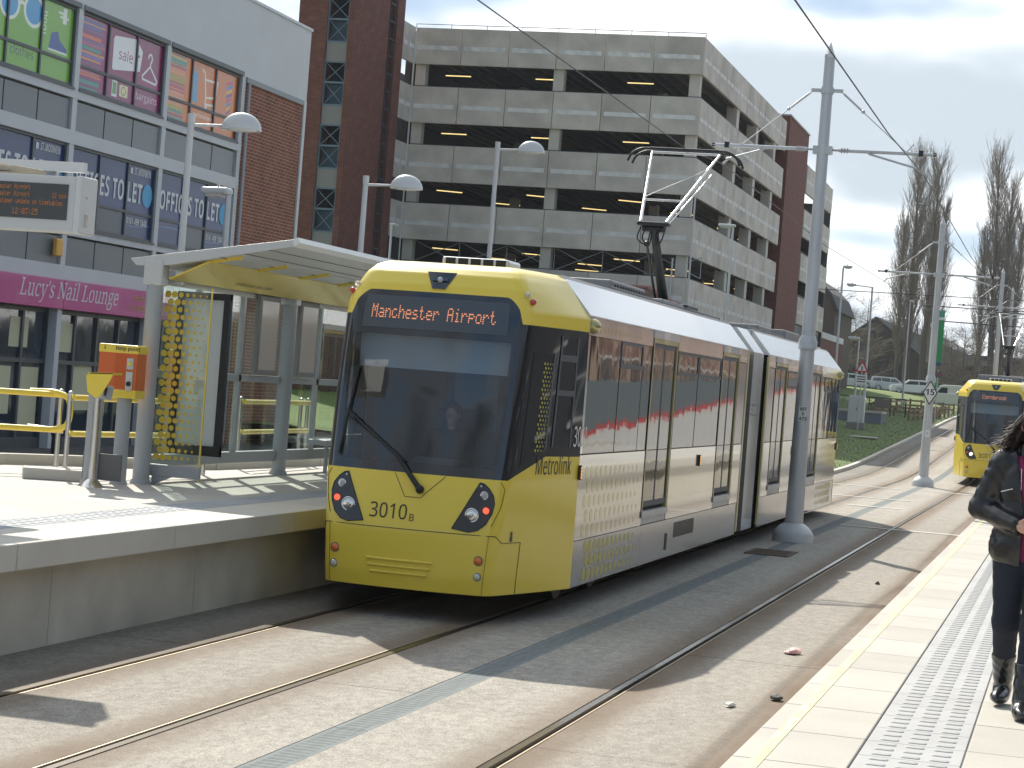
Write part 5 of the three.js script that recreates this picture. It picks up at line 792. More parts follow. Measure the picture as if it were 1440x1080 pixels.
/* ================= cars on the far road ================= */
function makeCar(name, label, cat, col, prof, W, opt = {}) { // profile in x (length) and y, front towards +x
  const c = thing(name, label, cat, [0, 0, 0]); const paint = phy(...col, .35, { clearcoat: .8, clearcoatRoughness: .08 }), g = Pr(prof.body, W - .1, .05).translate(0, 0, -W / 2 + .05); Mesh('body', g, paint, c);
  Mesh('roof', Pr(prof.roof, W - .42, .05).translate(0, 0, -W / 2 + .21), paint, c); const gm = phy(.02, .03, .04, .06, { clearcoat: 1 }); for (const k of [-1, 1]) prof.win.forEach(w => Mesh('window', Pr(w, .01).translate(0, 0, k * (W / 2 - .150) - .005), gm, c));
  (prof.screens || []).forEach(([a, b]) => { const d = Math.hypot(b[0] - a[0], b[1] - a[1]); Mesh('windscreen', Bx(d, .012, W - .5, (a[0] + b[0]) / 2, (a[1] + b[1]) / 2, 0, 0, 0, Math.atan2(b[1] - a[1], b[0] - a[0])), gm, c); });
  for (const x of prof.wheels) for (const k of [-1, 1]) { const w = Mesh('wheel', [Cy(.32, .32, .2, x, .32, k * (W / 2 - .1), 22, Math.PI / 2)], MT.rubber, c); Mesh('rim', [Cy(.2, .2, .21, x, .32, k * (W / 2 - .1), 14, Math.PI / 2)], MT.galv, w); }
  const [f, r] = prof.ends; for (const k of [-1, 1]) { Mesh('headlight', RB(.1, .14, .32, .03, f, .72, k * (W / 2 - .28)), MT.chromeLens || TM.lens, c); Mesh('tail_light', RB(.08, .26, .16, .03, r, .85, k * (W / 2 - .14)), phy(.4, .02, .02, .2), c); }
  Mesh('bumper', [RB(.14, .2, W - .1, .04, f, .42, 0), RB(.14, .2, W - .1, .04, r, .42, 0)], paint, c); return c;
}
{
  const hatch = { body: [[-2.1, .25], [2.1, .25], [2.15, .5], [2.05, .78], [1.1, .92], [-2.05, .98], [-2.15, .6]], roof: [[-2.0, .95], [1.0, .95], [.35, 1.42], [-1.1, 1.46], [-1.75, 1.38]], win: [[[-1.7, .98], [-1.62, 1.3], [-.75, 1.36], [-.75, .98]], [[-.65, .98], [-.65, 1.36], [.25, 1.34], [.75, .98]]], screens: [[[.42, 1.45], [1.05, 1.0]]], wheels: [-1.3, 1.3], ends: [2.1, -2.1] };
  const estate = { body: [[-2.3, .25], [2.25, .25], [2.3, .5], [2.2, .78], [1.2, .92], [-2.25, 1.0], [-2.35, .6]], roof: [[-2.25, .95], [1.1, .95], [.4, 1.44], [-1.7, 1.5], [-2.12, 1.42]], win: [[[-2.05, 1.0], [-1.95, 1.36], [-1.15, 1.4], [-1.15, 1.0]], [[-1.08, 1.0], [-1.08, 1.4], [-.2, 1.38], [-.2, 1.0]], [[-.12, 1.0], [-.12, 1.38], [.35, 1.34], [.85, 1.0]]], screens: [[[.45, 1.46], [1.1, 1.0]]], wheels: [-1.4, 1.4], ends: [2.25, -2.3] };
  const van = { body: [[-2.3, .3], [2.3, .3], [2.35, .8], [1.6, 1.15], [1.2, 1.2], [-2.3, 1.2]], roof: [[-2.3, 1.15], [1.5, 1.15], [.9, 1.85], [.5, 1.95], [-2.25, 1.95]], win: [[[.1, 1.2], [.1, 1.75], [.7, 1.75], [1.2, 1.2]]], screens: [[[.95, 1.87], [1.5, 1.25]]], wheels: [-1.5, 1.5], ends: [2.3, -2.3] };
  const y = (x, z) => Math.max(gY(x, z), 3.55);
  const put = (c, x, z, t) => { c.position.set(x, gY(x, z) + .02, z); c.rotation.y = t; };
  put(makeCar('parked_car', 'silver hatchback partly hidden behind the end of the tram', 'car', [.55, .56, .58], hatch, 1.75), -16.6, -229, .05);
  put(makeCar('parked_car', 'silver estate car standing on the far road, left of the white car', 'car', [.52, .53, .55], estate, 1.8), -12.9, -231, .1);
  put(makeCar('parked_car', 'white car with dark rear side window overlapping the silver estate', 'car', [.72, .73, .74], hatch, 1.75), -10.3, -224, Math.PI + .15);
  put(makeCar('parked_van', 'white van standing between the fence and the far tram', 'van', [.75, .75, .75], van, 1.9), -4.5, -196, Math.PI * .86);
}
/* ================= far buildings ================= */
{
  const roofM = std(1, 1, 1, .7, { map: colTex(256, 256, (x, y) => { const c = (x * 10) % 1 < .1 ? .7 : 1, n = .85 + .4 * (tfbm(x, y, 8, 3, 22) - .5); return [.27 * c * n, .295 * c * n, .33 * c * n]; }, .3, .3) }), wallM = std(1, 1, 1, .9, { map: concrete(.062, [1.1, 1, .9], 33, 3, .3, .1) });
  const b = thing('grey_roofed_hall', 'dark walled hall with a big pale grey pitched roof behind the trees', 'building', [0, 0, 0]); const z0 = -262, zb = -300;
  Mesh('wall', Ex(-24.5, -3.2, 2.5, 8.4, zb, z0), wallM, b);
  Mesh('gable_wall', Pr([[-24.2, 8.4], [-11.5, 8.4], [-17.6, 13.2]], .3).translate(0, 0, z0 - .3), wallM, b);
  const rg = (pts) => { const g = new THREE.BufferGeometry(); g.setAttribute('position', new THREE.Float32BufferAttribute(pts.flat(), 3)); g.computeVertexNormals(); return boxUV(g); };
  const A = [-11.3, 8.3, z0 + .4], B = [-18.0, 13.4, z0 + .4], Cc = [-9.5, 13.2, zb], D = [-3.0, 8.3, zb], E = [-3.0, 8.3, z0 + .4], F = [-13, 13.3, zb];
  Mesh('roof', rg([B, A, E, B, E, D, B, D, F]), roofM, b); Mesh('roof', rg([[-24.6, 8.3, z0 + .4], B, F, [-24.6, 8.3, z0 + .4], F, [-22, 8.3, zb]]), roofM, b); Mesh('eaves', Ex(-11.4, -3.0, 8.15, 8.35, z0 + .3, z0 + .45), std(.03, .03, .035, .7), b);
  const d = thing('dark_shed', 'plain dark flat roofed building between the two poplar groups', 'building', [0, 0, 0]); Mesh('wall', Ex(-9.4, 9.5, 2.5, 9.4, -285, -264), std(.045, .047, .055, .8), d); Mesh('roof_edge', Ex(-9.5, 9.6, 9.4, 9.6, -285.2, -263.8), std(.03, .03, .035, .7), d);
  const c = thing('curved_gable_hall', 'brown hall with a curved gable showing right of the car park', 'building', [0, 0, 0]); Mesh('wall', Pr([[-21, 3], [-14.0, 3], [-14.0, 10.4], [-14.6, 11.6], [-15.6, 12.6], [-17.0, 13.4], [-21, 14.2]], 14).translate(0, 0, -196), std(.11, .085, .07, .9), c); Mesh('roof', Pr([[-13.9, 10.3], [-13.7, 10.3], [-14.4, 11.8], [-15.5, 12.85], [-17.0, 13.7], [-21, 14.5], [-21, 14.2], [-17, 13.4], [-15.6, 12.6], [-14.6, 11.6]], 14.4).translate(0, 0, -196.2), std(.07, .065, .065, .8), c);
  const lw = thing('low_brick_building', 'low brown brick building with a pale band under the car park end', 'building', [0, 0, 0]); Mesh('wall', Ex(-22, -13.6, 1, 7.6, -186, -170), brickDark, lw); Mesh('band', Ex(-22, -13.55, 7.6, 8.1, -186, -169.95), MT.greyLight, lw); Mesh('window', Ex(-13.61, -13.56, 4, 6, -180, -173), paneM, lw);
}
/* ================= trees ================= */
const barkM = std(.13, .105, .085, .95), twigM = std(.25, .205, .165, .95);
function bareTree(name, label, pos, o) { // o: h, r, trunks, fast (upright) 0..1, n limbs, seed
  const T = thing(name, label, 'tree', pos), r = mulberry(o.seed), P = [], trunkG = [], cr = [];
  const cone = (a, b, r0, r1, n = 3) => { // thin prism straight into the crown buffer
    const d = V(b[0] - a[0], b[1] - a[1], b[2] - a[2]).normalize(), u = Math.abs(d.y) > .9 ? V(1, 0, 0) : V(0, 1, 0), s = V().crossVectors(d, u).normalize(), t = V().crossVectors(d, s); const ring = (c, q) => Array.from({ length: n }, (_, i) => { const k = i / n * 6.283; return [c[0] + (s.x * Math.cos(k) + t.x * Math.sin(k)) * q, c[1] + (s.y * Math.cos(k) + t.y * Math.sin(k)) * q, c[2] + (s.z * Math.cos(k) + t.z * Math.sin(k)) * q]; });
    const A = ring(a, r0), B = ring(b, r1); for (let i = 0; i < n; i++) { const j = (i + 1) % n; cr.push(...A[i], ...A[j], ...B[j], ...A[i], ...B[j], ...B[i]); } };
  const grow = (p, dir, len, rad, lvl) => { let q = [...p], d = dir.clone(); const seg = lvl ? 3 : 4; for (let i = 0; i < seg; i++) { const nd = d.clone(); nd.x += (r() - .5) * .22; nd.z += (r() - .5) * .22; nd.y += o.fast * .16; nd.normalize(); const e = [q[0] + nd.x * len / seg, q[1] + nd.y * len / seg, q[2] + nd.z * len / seg], ra = rad * (1 - i / seg * .75), rb = rad * (1 - (i + 1) / seg * .75); cone(q, e, Math.max(ra, .009), Math.max(rb, .007)); d = nd;
      if (lvl < 3) { const kids = lvl === 2 ? 2 : lvl === 1 ? 3 : 3; for (let k = 0; k < kids; k++) { const a = r() * 6.283, sp = lerp(.95, .38, o.fast) * (.6 + r() * .7), c = V(d.x + Math.cos(a) * sp, d.y * (1 - (1 - o.fast) * .2) + (r() - .3) * .2, d.z + Math.sin(a) * sp).normalize(); const t = r(); grow([lerp(q[0], e[0], t), lerp(q[1], e[1], t), lerp(q[2], e[2], t)], c, len * (.38 + r() * .25), rad * .42, lvl + 1); } } q = e; } };
  o.trunks.forEach(([tx, tz, h, w, lean = 0]) => { const base = [tx, 0, tz], top = [tx + lean, h, tz]; trunkG.push(Rod(base, [lerp(tx, top[0], .45), h * .45, tz], w, w * .6, 9), Rod([lerp(tx, top[0], .45), h * .45, tz], top, w * .6, .03, 7));
    for (let i = 0; i < o.n; i++) { const f = Math.pow((i + r()) / o.n, .9), y = lerp(o.low, .97, f) * h, a = r() * 6.283, len = o.spread(f) * h * (.7 + .5 * r()), up = o.fast ? 2.0 + r() * 1.1 : .45 + r() * .6; grow([lerp(tx, top[0], y / h), y, tz], V(Math.cos(a), up, Math.sin(a)).normalize(), len, w * (o.fast ? .2 : .30) * (1 - f * .7), o.fast ? 1 : 1); } });
  Mesh('trunk', trunkG, barkM, T); const g = new THREE.BufferGeometry(); g.setAttribute('position', new THREE.Float32BufferAttribute(cr, 3)); g.computeVertexNormals(); g.setAttribute('uv', new THREE.Float32BufferAttribute(new Float32Array(cr.length / 3 * 2), 2)); Mesh('crown', g, twigM, T); return T;
}
{
  const fs = f => .225 * (1 - f * .58) * Math.min(1, .45 + f * 2.2);
  bareTree('poplar_tree', 'tall bare poplar pair standing left of the second overhead pole', [-12.2, 3.6, -247], { trunks: [[-.5, 0, 27.5, .45, -.3], [1.2, .5, 27, .42, .4], [-1.5, 1, 20, .3, -.4], [2.2, -.5, 22, .3, .3]], fast: 1, n: 84, low: .16, spread: fs, seed: 11 });
  bareTree('poplar_tree', 'tall bare poplar group standing above the far tram at right', [-3.1, 3.6, -247], { trunks: [[-.2, 0, 28, .45, -.8], [1.8, .6, 21.5, .32, .4], [-1.5, .4, 19.0, .3, -.5], [.7, -1, 24.5, .35, -.1]], fast: 1, n: 80, low: .16, spread: fs, seed: 23 });
  const bs = f => .34 * (1 - f * .4);
  const bush = (label, x, z, h, seed, n = 26, w = .16) => bareTree('bare_tree', label, [x, gY(x, z) - .1, z], { trunks: [[0, 0, h, w], [.7, .4, h * .8, w * .7, .8], [-.8, -.3, h * .85, w * .7, -.7]], fast: 0, n, low: .15, spread: bs, seed });
  bush('wide bare brown tree left of the grey roofed hall', -20.6, -238, 10.6, 31, 26, .2); bush('bare scrubby tree right behind the end of the tram', -23.5, -246, 9.4, 37, 20); bush('bare bushy tree leaning against the left poplars', -9.0, -255, 8.4, 41, 16);
  bush('bare brown tree left of the right hand poplars', -6.2, -243, 8.6, 43); bush('low bare tree under the right hand poplars', 1.0, -240, 10.0, 47); bush('bare tree at the right frame edge behind the far tram', 4.2, -236, 10.8, 53, 30, .2); bush('dense dark bare shrub behind the far pantograph', 2.8, -215, 8.2, 59, 30);
  bush('thin bare tree beside the pale lamp near the car park end', -18.3, -255, 11.0, 61, 12);
}
/* ================= world beside the right platform (mirrored in the tram's flank) ================= */
{
  const hb = thing('site_hoarding', 'white and grey panelled hoarding with a red stripe stepping up along the right platform', 'hoarding', [9.9, 0, 0]);
  const wp = std(.62, .62, .61, .6), gp = std(.105, .135, .155, .6), rp = std(.55, .025, .025, .5);
  for (let z = -50, i = 0; z > -150; z -= 2.44, i++) { const h = 1.0 + Math.max(0, (-58 - z) * .042), t = 2.55 + Math.max(0, (-58 - z) * .02) + (i % 3) * .04; Mesh('panel', Ex(0, .04, -.1, h, z - 2.43, z), wp, hb); Mesh('red_stripe', Ex(-.004, .036, h + .003, h + .16, z - 2.44, z), rp, hb); Mesh('upper_panel', Ex(.0, .04, h + .163, Math.max(t, h + .5), z - 2.42, z), gp, hb); if (i % 2) Mesh('post', Bx(.1, t, .1, .1, t / 2, z), MT.darkMetal, hb); }
  const sand = std(1, 1, 1, .9, { map: concrete(.36, [1.3, .95, .70], 95, 3, .2, .1) });
  const mk = (label, x, z0, z1, h, plain) => { const b = thing('brick_terrace', label, 'building', [0, 0, 0]); Mesh('wall', Ex(x, x + 9, 0, h, z1, z0), plain ? std(.055, .055, .06, .9) : brickDark, b); Mesh('roof', Pr([[x - .4, h], [x + 9.4, h], [x + 4.5, h + 2.6]], z0 - z1 + .6).translate(0, 0, z1 - .3), std(.08, .07, .075, .8), b);
    for (let z = z0; z > z1 + 4; z -= 4.6) { if (!plain) Mesh('brick_pier', Ex(x - .12, x - .002, 0, h, z - 1.5, z - .1), sand, b); for (let y = 1.8; y < h - 1.6; y += 2.9) { const w = Mesh('window', Ex(x - .03, x + .02, y, y + 1.8, z - 3.9, z - 2.2), paneM, b); Mesh('window_frame', [Ex(x - .06, x - .03, y - .1, y, z - 4, z - 2.1), Ex(x - .06, x - .03, y + 1.8, y + 1.9, z - 4, z - 2.1), Ex(x - .055, x - .03, y, y + 1.8, z - 3.08, z - 3.02), Ex(x - .055, x - .03, y + .9, y + .96, z - 3.9, z - 2.2)], MT.whitePaint, w); } } };
  mk('brown brick building with sandy piers behind the hoarding, nearest the platform', 14.5, -49, -74, 6.4); mk('plain dark brick building beside the right platform, nearest the viewer', 15, -6, -46, 6.0, true); mk('brown brick building with sandy piers behind the hoarding, middle of the row', 14.0, -78, -110, 5.6); mk('brown brick building with sandy piers behind the hoarding, farthest along the line', 14.8, -114, -160, 7.0);
  const bk = thing('office_block', 'grey office block on the far side of the street behind the viewer', 'building', [0, 0, 0]); Mesh('wall', Ex(-40, -14, 0, 11, 60, 78), conc[2], bk); for (let y = 1.5; y < 10; y += 3.1) Mesh('window', Ex(-39, -15, y, y + 1.6, 59.9, 60.02), paneM, bk);
}
/* ================= people ================= */
// signed distance helpers and surface nets
const sub3 = (a, b) => [a[0] - b[0], a[1] - b[1], a[2] - b[2]];
function cap(x, y, z, a, b, ra, rb) { const bx = b[0] - a[0], by = b[1] - a[1], bz = b[2] - a[2], px = x - a[0], py = y - a[1], pz = z - a[2]; const t = clamp((px * bx + py * by + pz * bz) / (bx * bx + by * by + bz * bz + 1e-9)); return Math.hypot(px - bx * t, py - by * t, pz - bz * t) - lerp(ra, rb, t); }
function ell(x, y, z, c, r) { const a = (x - c[0]) / r[0], b = (y - c[1]) / r[1], d = (z - c[2]) / r[2], k = Math.hypot(a, b, d); return (k - 1) * Math.min(...r) * (k > 1 ? 1 : 1); }
const smin = (a, b, k) => { const h = clamp(.5 + .5 * (b - a) / k); return lerp(b, a, h) - k * h * (1 - h); };
function nets(f, lo, hi, c) {
  const n = [0, 1, 2].map(i => Math.ceil((hi[i] - lo[i]) / c) + 1), [nx, ny, nz] = n, F = new Float32Array(nx * ny * nz), id = (i, j, k) => i + nx * (j + ny * k);
  for (let k = 0; k < nz; k++) for (let j = 0; j < ny; j++) for (let i = 0; i < nx; i++) F[id(i, j, k)] = f(lo[0] + i * c, lo[1] + j * c, lo[2] + k * c);
  const vi = new Int32Array(nx * ny * nz).fill(-1), P = [], I = [];
  for (let k = 0; k < nz - 1; k++) for (let j = 0; j < ny - 1; j++) for (let i = 0; i < nx - 1; i++) { let s = 0, x = 0, y = 0, z = 0; const v = []; for (let q = 0; q < 8; q++) v.push(F[id(i + (q & 1), j + (q >> 1 & 1), k + (q >> 2))]);
    for (let a = 0; a < 8; a++) for (let b = 0; b < 3; b++) { const e = a | (1 << b); if (e === a) continue; if ((v[a] < 0) !== (v[e] < 0)) { const t = v[a] / (v[a] - v[e]); x += (a & 1) + (b === 0 ? t : 0); y += (a >> 1 & 1) + (b === 1 ? t : 0); z += (a >> 2) + (b === 2 ? t : 0); s++; } }
    if (s) { vi[id(i, j, k)] = P.length / 3; P.push(lo[0] + (i + x / s) * c, lo[1] + (j + y / s) * c, lo[2] + (k + z / s) * c); } }
  const quad = (a, b, d, e, flip) => { if (a < 0 || b < 0 || d < 0 || e < 0) return; flip ? I.push(a, d, b, a, e, d) : I.push(a, b, d, a, d, e); };
  for (let k = 1; k < nz - 1; k++) for (let j = 1; j < ny - 1; j++) for (let i = 1; i < nx - 1; i++) { const a = F[id(i, j, k)] < 0; if (a !== F[id(i + 1, j, k)] < 0) quad(vi[id(i, j - 1, k - 1)], vi[id(i, j, k - 1)], vi[id(i, j, k)], vi[id(i, j - 1, k)], !a); if (a !== F[id(i, j + 1, k)] < 0) quad(vi[id(i - 1, j, k - 1)], vi[id(i - 1, j, k)], vi[id(i, j, k)], vi[id(i, j, k - 1)], !a); if (a !== F[id(i, j, k + 1)] < 0) quad(vi[id(i - 1, j - 1, k)], vi[id(i, j - 1, k)], vi[id(i, j, k)], vi[id(i - 1, j, k)], !a); }
  const g = new THREE.BufferGeometry(); g.setAttribute('position', new THREE.Float32BufferAttribute(P, 3)); g.setAttribute('uv', new THREE.Float32BufferAttribute(P.flatMap((_, i) => i % 3 === 0 ? [P[i] + P[i + 2], P[i + 1]] : []), 2)); g.setIndex(I); g.computeVertexNormals(); return g;
}
const skin = phy(.55, .32, .24, .5, { sheen: .2 }), leather = phy(.006, .006, .008, .33, { clearcoat: .3, clearcoatRoughness: .16 }), denim = std(.012, .016, .028, .85), bootM = phy(.012, .012, .013, .22, { clearcoat: .6, clearcoatRoughness: .15 }), topM = std(.20, .012, .075, .8), hairM = phy(.030, .014, .011, .55);
{
  // walking woman; x to her left is positive (she faces +z), y up from the platform
  const W = thing('person', 'woman in black leather jacket, dark jeans and boots walking along the right platform', 'person', [6.235, PH + .004, -11.72]);
  const J = { hipR: [-.085, .86, 0], hipL: [.085, .86, 0], kneeR: [-.085, .47, -.02], kneeL: [.065, .47, .11], ankR: [-.085, .10, -.30], ankL: [.03, .085, .20], shR: [-.165, 1.32, 0], shL: [.165, 1.32, 0], elR: [-.265, 1.07, -.02], elL: [.25, 1.06, -.02], wrR: [-.055, 1.0, .17], wrL: [.10, .98, .19], neck: [0, 1.36, 0], head: [0, 1.53, .02], chest: [0, 1.2, .0], waist: [0, 1.02, 0] };
  const legs = (x, y, z, o) => smin(smin(cap(x, y, z, J.hipR, J.kneeR, .088 + o, .058 + o), cap(x, y, z, J.kneeR, J.ankR, .056 + o, .040 + o), .04), smin(cap(x, y, z, J.hipL, J.kneeL, .088 + o, .058 + o), cap(x, y, z, J.kneeL, J.ankL, .056 + o, .040 + o), .04), .012);
  const torso = (x, y, z, o) => { let d = ell(x, y, z, [0, .90, 0], [.165 + o, .13 + o, .115 + o]); d = smin(d, ell(x, y, z, [0, 1.04, 0], [.13 + o, .16 + o, .095 + o]), .08); return smin(d, ell(x, y, z, [0, 1.22, .0], [.155 + o, .17 + o, .11 + o]), .08); };
  const arms = (x, y, z, o) => { const a = (s, e, w) => smin(cap(x, y, z, s, e, .052 + o, .042 + o), cap(x, y, z, e, w, .040 + o, .028 + o), .03); return Math.min(a(J.shR, J.elR, J.wrR), a(J.shL, J.elL, J.wrL)); };
  const hand = (x, y, z, w, k) => { // palm, four curled fingers of unequal length, thumb at the side
    const px = w[0] + k * .045, py = w[1] - .012, pz = w[2] + .05; let d = ell(x, y, z, [w[0] + k * .03, w[1] - .006, w[2] + .035], [.036, .026, .042]); d = smin(d, cap(x, y, z, w, [px, py, pz], .024, .026), .02);
    [[.020, .062], [.006, .070], [-.009, .066], [-.023, .052]].forEach(([oy, L]) => { const a = [px, py + oy, pz + .01], b = [px + k * L * .55, py + oy * .9 - .004, pz + .018], c = [px + k * L * .72, py + oy * .85 - .010, pz - .012]; d = smin(d, Math.min(cap(x, y, z, a, b, .0095, .0088), cap(x, y, z, b, c, .0088, .0075)), .004); });
    const t0 = [w[0] + k * .01, w[1] + .02, w[2] + .05], t1 = [w[0] + k * .04, w[1] + .042, w[2] + .075]; return smin(d, Math.min(cap(x, y, z, t0, t1, .012, .010), cap(x, y, z, t1, [t1[0] + k * .028, t1[1] - .004, t1[2] - .004], .010, .008)), .008); };
  const headF = (x, y, z) => { const [hx, hy, hz] = J.head; let d = ell(x, y, z, [hx, hy + .02, hz - .012], [.073, .098, .09]); d = smin(d, ell(x, y, z, [hx, hy - .06, hz + .02], [.052, .062, .06]), .03); d = smin(d, cap(x, y, z, J.neck, [0, 1.47, 0], .05, .047), .03);
    d = smin(d, cap(x, y, z, [hx, hy + .012, hz + .082], [hx, hy - .022, hz + .098], .008, .0125), .012); d = smin(d, ell(x, y, z, [hx, hy - .055, hz + .078], [.024, .010, .010]), .008); d = Math.max(d, -ell(x, y, z, [hx, hy - .054, hz + .094], [.02, .0015, .012]));
    for (const k of [-1, 1]) { d = smin(d, ell(x, y, z, [hx + k * .075, hy - .005, hz - .01], [.009, .028, .017]), .01); d = Math.max(d, -ell(x, y, z, [hx + k * .031, hy + .012, hz + .088], [.017, .010, .014])); } return d; };
  const bodyF = (x, y, z) => { let d = smin(torso(x, y, z, -.012), legs(x, y, z, -.012), .05); d = smin(d, arms(x, y, z, -.010), .03); d = smin(d, cap(x, y, z, [0, 1.28, 0], J.neck, .07, .05), .05); return d; };
  const full = (x, y, z) => { let d = bodyF(x, y, z); if (y > 1.3) d = smin(d, headF(x, y, z), .02); if (y > .85 && y < 1.1 && z > .08) d = smin(d, Math.min(hand(x, y, z, J.wrR, 1), hand(x, y, z, J.wrL, -1)), .012); return d; };
  // one skin surface: coarse body, fine head and hands in the same geometry
  const parts = [nets((x, y, z) => Math.max(bodyF(x, y, z), y - 1.41), [-.36, .03, -.42], [.36, 1.43, .32], .012), nets((x, y, z) => Math.max(smin(headF(x, y, z), cap(x, y, z, [0, 1.28, 0], J.neck, .07, .05), .02), 1.34 - y), [-.10, 1.32, -.12], [.10, 1.68, .15], .004)];
  parts.push(nets((x, y, z) => Math.min(hand(x, y, z, J.wrR, 1), cap(x, y, z, J.elR, J.wrR, .03, .024)), [-.13, .91, .10], [.09, 1.09, .29], .0035), nets((x, y, z) => Math.min(hand(x, y, z, J.wrL, -1), cap(x, y, z, J.elL, J.wrL, .03, .024)), [-.04, .89, .12], [.17, 1.07, .31], .0035));
  Mesh('body', parts, skin, W);
  const wr = (x, y, z, a) => a * (vnoise(x * 26 + 3, y * 30, z * 26) - .5) + a * .45 * Math.sin(y * 70 + x * 55 + z * 30 + 16 * vnoise(x * 9, y * 9, z * 9));
  Mesh('jacket', nets((x, y, z) => { let d = smin(torso(x, y, z, .026), arms(x, y, z, .018), .035); d = smin(d, cap(x, y, z, [-.13, 1.335, 0], [.13, 1.335, 0], .065, .065), .04); const fl = ell(x, y, z, [0, .86, 0], [.19, .14, .135]); d = smin(d, fl, .05); d += wr(x, y, z, .0045); d = Math.max(d, .775 + .05 * Math.abs(x) * 2 - y); d = Math.max(d, y - 1.405); // open front
    const open = Math.abs(x - .01) - lerp(.10, .045, clamp((1.38 - y) / .3)); if (z > .03) d = Math.max(d, -Math.max(open, .03 - z)); const inR = cap(x, y, z, J.wrR, [J.wrR[0] + .09, J.wrR[1] - .02, J.wrR[2] + .06], .036, .05), inL = cap(x, y, z, J.wrL, [J.wrL[0] - .09, J.wrL[1] - .02, J.wrL[2] + .06], .036, .05); return Math.max(d, -Math.min(inR, inL)); }, [-.42, .74, -.22], [.42, 1.46, .34], .0085), leather, W);
  Mesh('jacket_collar', nets((x, y, z) => { const d = Math.abs(cap(x, y, z, [0, 1.30, -.01], [0, 1.42, -.015], .098, .082)) - .008; return Math.max(d, y - 1.43, 1.33 - y, z - .055); }, [-.14, 1.31, -.14], [.14, 1.45, .1], .007), leather, W);
  Mesh('top', nets((x, y, z) => { let d = torso(x, y, z, .014); d = smin(d, cap(x, y, z, [0, 1.28, 0], J.neck, .085, .06), .04); d = Math.max(d, .80 - y); d = Math.max(d, -(cap(x, y, z, [0, 1.38, .09], [0, 1.31, .13], .075, .045))); return Math.max(d, y - 1.37); }, [-.22, .78, -.17], [.22, 1.40, .19], .01), topM, W);
  Mesh('jeans', nets((x, y, z) => { let d = smin(legs(x, y, z, .012), ell(x, y, z, [0, .89, 0], [.172, .13, .122]), .04); d += wr(x, y, z, .0035); d = Math.max(d, y - .95); return Math.max(d, .20 - y); }, [-.24, .18, -.36], [.24, .97, .24], .01), denim, W);
  for (const [an, kn] of [[J.ankR, J.kneeR], [J.ankL, J.kneeL]]) { const t = [lerp(an[0], kn[0], .48), lerp(an[1], kn[1], .48), lerp(an[2], kn[2], .48)]; const lift = an === J.ankR ? .03 : 0, dx = an === J.ankR ? -.015 : .012;
    Mesh('boot', nets((x, y, z) => { let d = smin(cap(x, y, z, t, an, .066, .050), smin(ell(x, y, z, [an[0], an[1] - .045, an[2] + .03], [.046, .045, .085]), ell(x, y, z, [an[0] + dx, an[1] - .055, an[2] + .12], [.046, .036, .075]), .04), .03); d += wr(x, y, z, .0035); return Math.max(d, an[1] - .085 - y, y - t[1] - .01); }, [an[0] - .12, -.01, Math.min(an[2], t[2]) - .12], [an[0] + .14, t[1] + .03, an[2] + .23], .008), bootM, W);
    Mesh('boot_heel', [RB(.07, .03, .07, .008, an[0], an[1] - .072, an[2] - .015)], bootM, W); }
  // hair: cap over the skull plus wind-blown locks streaming to her right
  { const r = mulberry(77), [hx, hy, hz] = J.head, g = [nets((x, y, z) => { const d = ell(x, y, z, [hx, hy + .026, hz - .02], [.086, .108, .103]); return Math.max(d, -ell(x, y, z, [hx + .005, hy - .03, hz + .10], [.066, .09, .07]), hy - .10 - y); }, [-.12, 1.40, -.16], [.12, 1.70, .14], .006).toNonIndexed()];
    for (let i = 0; i < 26; i++) { const a = -.3 + r() * 3.7, x0 = hx + Math.cos(a + Math.PI) * .066, z0 = hz - .03 - Math.abs(Math.sin(a)) * .07, y0 = hy + .03 - r() * .06, L = .10 + r() * .10; const pts = [[x0, y0, z0], [x0 - .03, y0 - .06, z0 + .015], [x0 - .055 - r() * .03, y0 - L * .9, z0 + .02], [x0 - .075 - r() * .05, y0 - L * 1.35, z0 + .03 + (r() - .5) * .03]]; for (let k = 0; k < 3; k++) g.push(Rod(pts[k], pts[k + 1], [.022, .019, .012][k], [.019, .012, .001][k], 8), Sp([.019, .012, .001][k], ...pts[k + 1], 8)); }
    for (let i = 0; i < 900; i++) { const a = -.6 + r() * 4.3, x0 = hx + Math.cos(a + Math.PI) * .082, z0 = hz - .02 - Math.abs(Math.sin(a)) * .09 + (r() - .5) * .05, y0 = hy + .07 - r() * .13, L = .09 + r() * r() * .17, w = .35 + r() * .6, wob = (r() - .5) * .03; g.push(Tb([[x0, y0, z0], [x0 - .02 - w * .02, y0 - .05, z0 + .01], [x0 - w * L * .55, y0 - L * .6 + wob, z0 + .02 + (r() - .5) * .05], [x0 - w * L * 1.0, y0 - L * (1.0 - .35 * w) + wob, z0 + .03 + (r() - .5) * .08]], .0008 + r() * .0016, 7, 3)); }
    Mesh('hair', g, hairM, W); for (const k of [-1, 1]) { Mesh('eye', [Sp(.0125, hx + k * .031, hy + .011, hz + .066, 12)], std(.75, .72, .7, .2), W); Mesh('iris', [Sp(.006, hx + k * .031, hy + .011, hz + .0745, 10)], std(.03, .02, .012, .15), W); Mesh('eyebrow', [Tb([[hx + k * .016, hy + .032, hz + .083], [hx + k * .032, hy + .037, hz + .08], [hx + k * .05, hy + .030, hz + .066]], .003, 8, 5)], hairM, W); } Mesh('lips', [Tb([[hx - .02, hy - .056, hz + .083], [hx, hy - .054, hz + .09], [hx + .02, hy - .056, hz + .083]], .004, 8, 6)], std(.36, .10, .09, .4), W); }
  Mesh('jacket_zip', [Tb([[-.062, 1.30, .118], [-.055, 1.1, .122], [-.05, .86, .135]], .004, 12, 5), Rod([-.16, 1.17, .105], [-.10, 1.19, .118], .004)], MT.stainless, W);
}
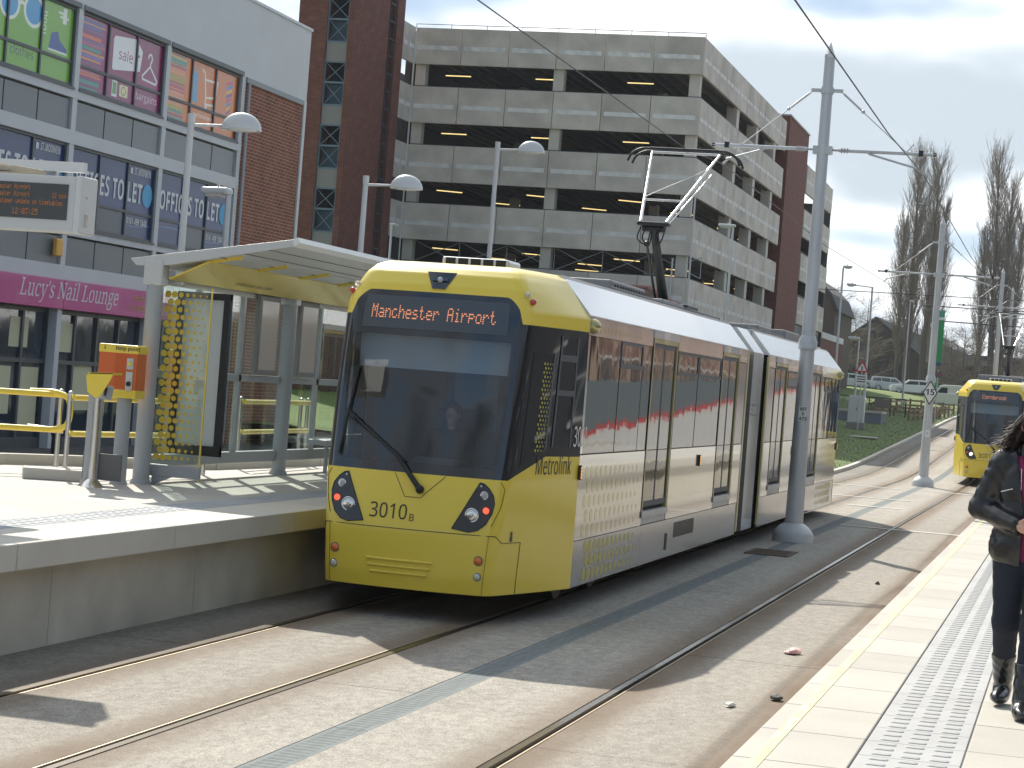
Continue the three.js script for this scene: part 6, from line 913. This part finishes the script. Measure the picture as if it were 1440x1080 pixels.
{ // tram driver, seated behind the windscreen
  const D = thing('person', 'tram driver in dark jacket seated behind the windscreen of the near tram', 'person', [-.05, .78, -22.05]);
  const f = (x, y, z) => { let d = smin(ell(x, y, z, [0, .86, 0], [.2, .28, .13]), cap(x, y, z, [-.19, 1.03, 0], [.19, 1.03, 0], .075, .075), .06); d = smin(d, Math.min(cap(x, y, z, [-.22, 1.02, 0], [-.27, .78, .1], .06, .05), cap(x, y, z, [-.27, .78, .1], [-.18, .78, .36], .045, .035), cap(x, y, z, [.22, 1.02, 0], [.27, .78, .1], .06, .05), cap(x, y, z, [.27, .78, .1], [.18, .78, .36], .045, .035)), .03); return smin(d, Math.min(cap(x, y, z, [-.1, .62, 0], [-.12, .6, .42], .08, .065), cap(x, y, z, [.1, .62, 0], [.12, .6, .42], .08, .065)), .05); };
  const h = (x, y, z) => { let d = smin(ell(x, y, z, [0, 1.30, .02], [.076, .1, .092]), ell(x, y, z, [0, 1.22, .045], [.055, .06, .06]), .03); d = smin(d, cap(x, y, z, [0, 1.08, 0], [0, 1.2, .01], .055, .052), .03); d = smin(d, cap(x, y, z, [0, 1.29, .11], [0, 1.255, .125], .009, .013), .012); for (const k of [-1, 1]) { d = smin(d, ell(x, y, z, [k * .078, 1.275, .0], [.01, .028, .017]), .01); d = smin(d, ell(x, y, z, [k * .17, .78, .40], [.04, .03, .05]), .01); } return d; };
  Mesh('body', [nets(h, [-.26, .70, -.1], [.26, 1.44, .5], .008)], skin, D); Mesh('jacket', nets(f, [-.4, .45, -.2], [.4, 1.16, .56], .014), std(.03, .035, .05, .8), D); Mesh('hair', nets((x, y, z) => Math.max(ell(x, y, z, [0, 1.32, .005], [.086, .105, .1]), -ell(x, y, z, [0, 1.26, .12], [.07, .1, .075]), 1.25 - y), [-.12, 1.2, -.14], [.12, 1.46, .14], .008), std(.22, .09, .04, .7), D);
}
// repeats carry a shared group phrase
const GROUPS = { tram: 'yellow trams', overhead_line_pole: 'overhead line poles between the tracks', parked_car: 'cars parked on the far road', road_lamp: 'street lamps around the stop', poplar_tree: 'tall bare poplars', bare_tree: 'bare trees behind the far road', handrail: 'yellow handrails on the left platform', wooden_fence: 'brown wooden fences on the bank', stair_tower: 'brick stair towers of the car park', contact_wire: 'contact wires above the tracks', brick_terrace: 'brick buildings beside the right platform' };
for (const o of scene.children) { const g = GROUPS[o.name.replace(/_\d+$/, '')]; if (g) o.userData.group = g; }
renderer.render(scene, camera);
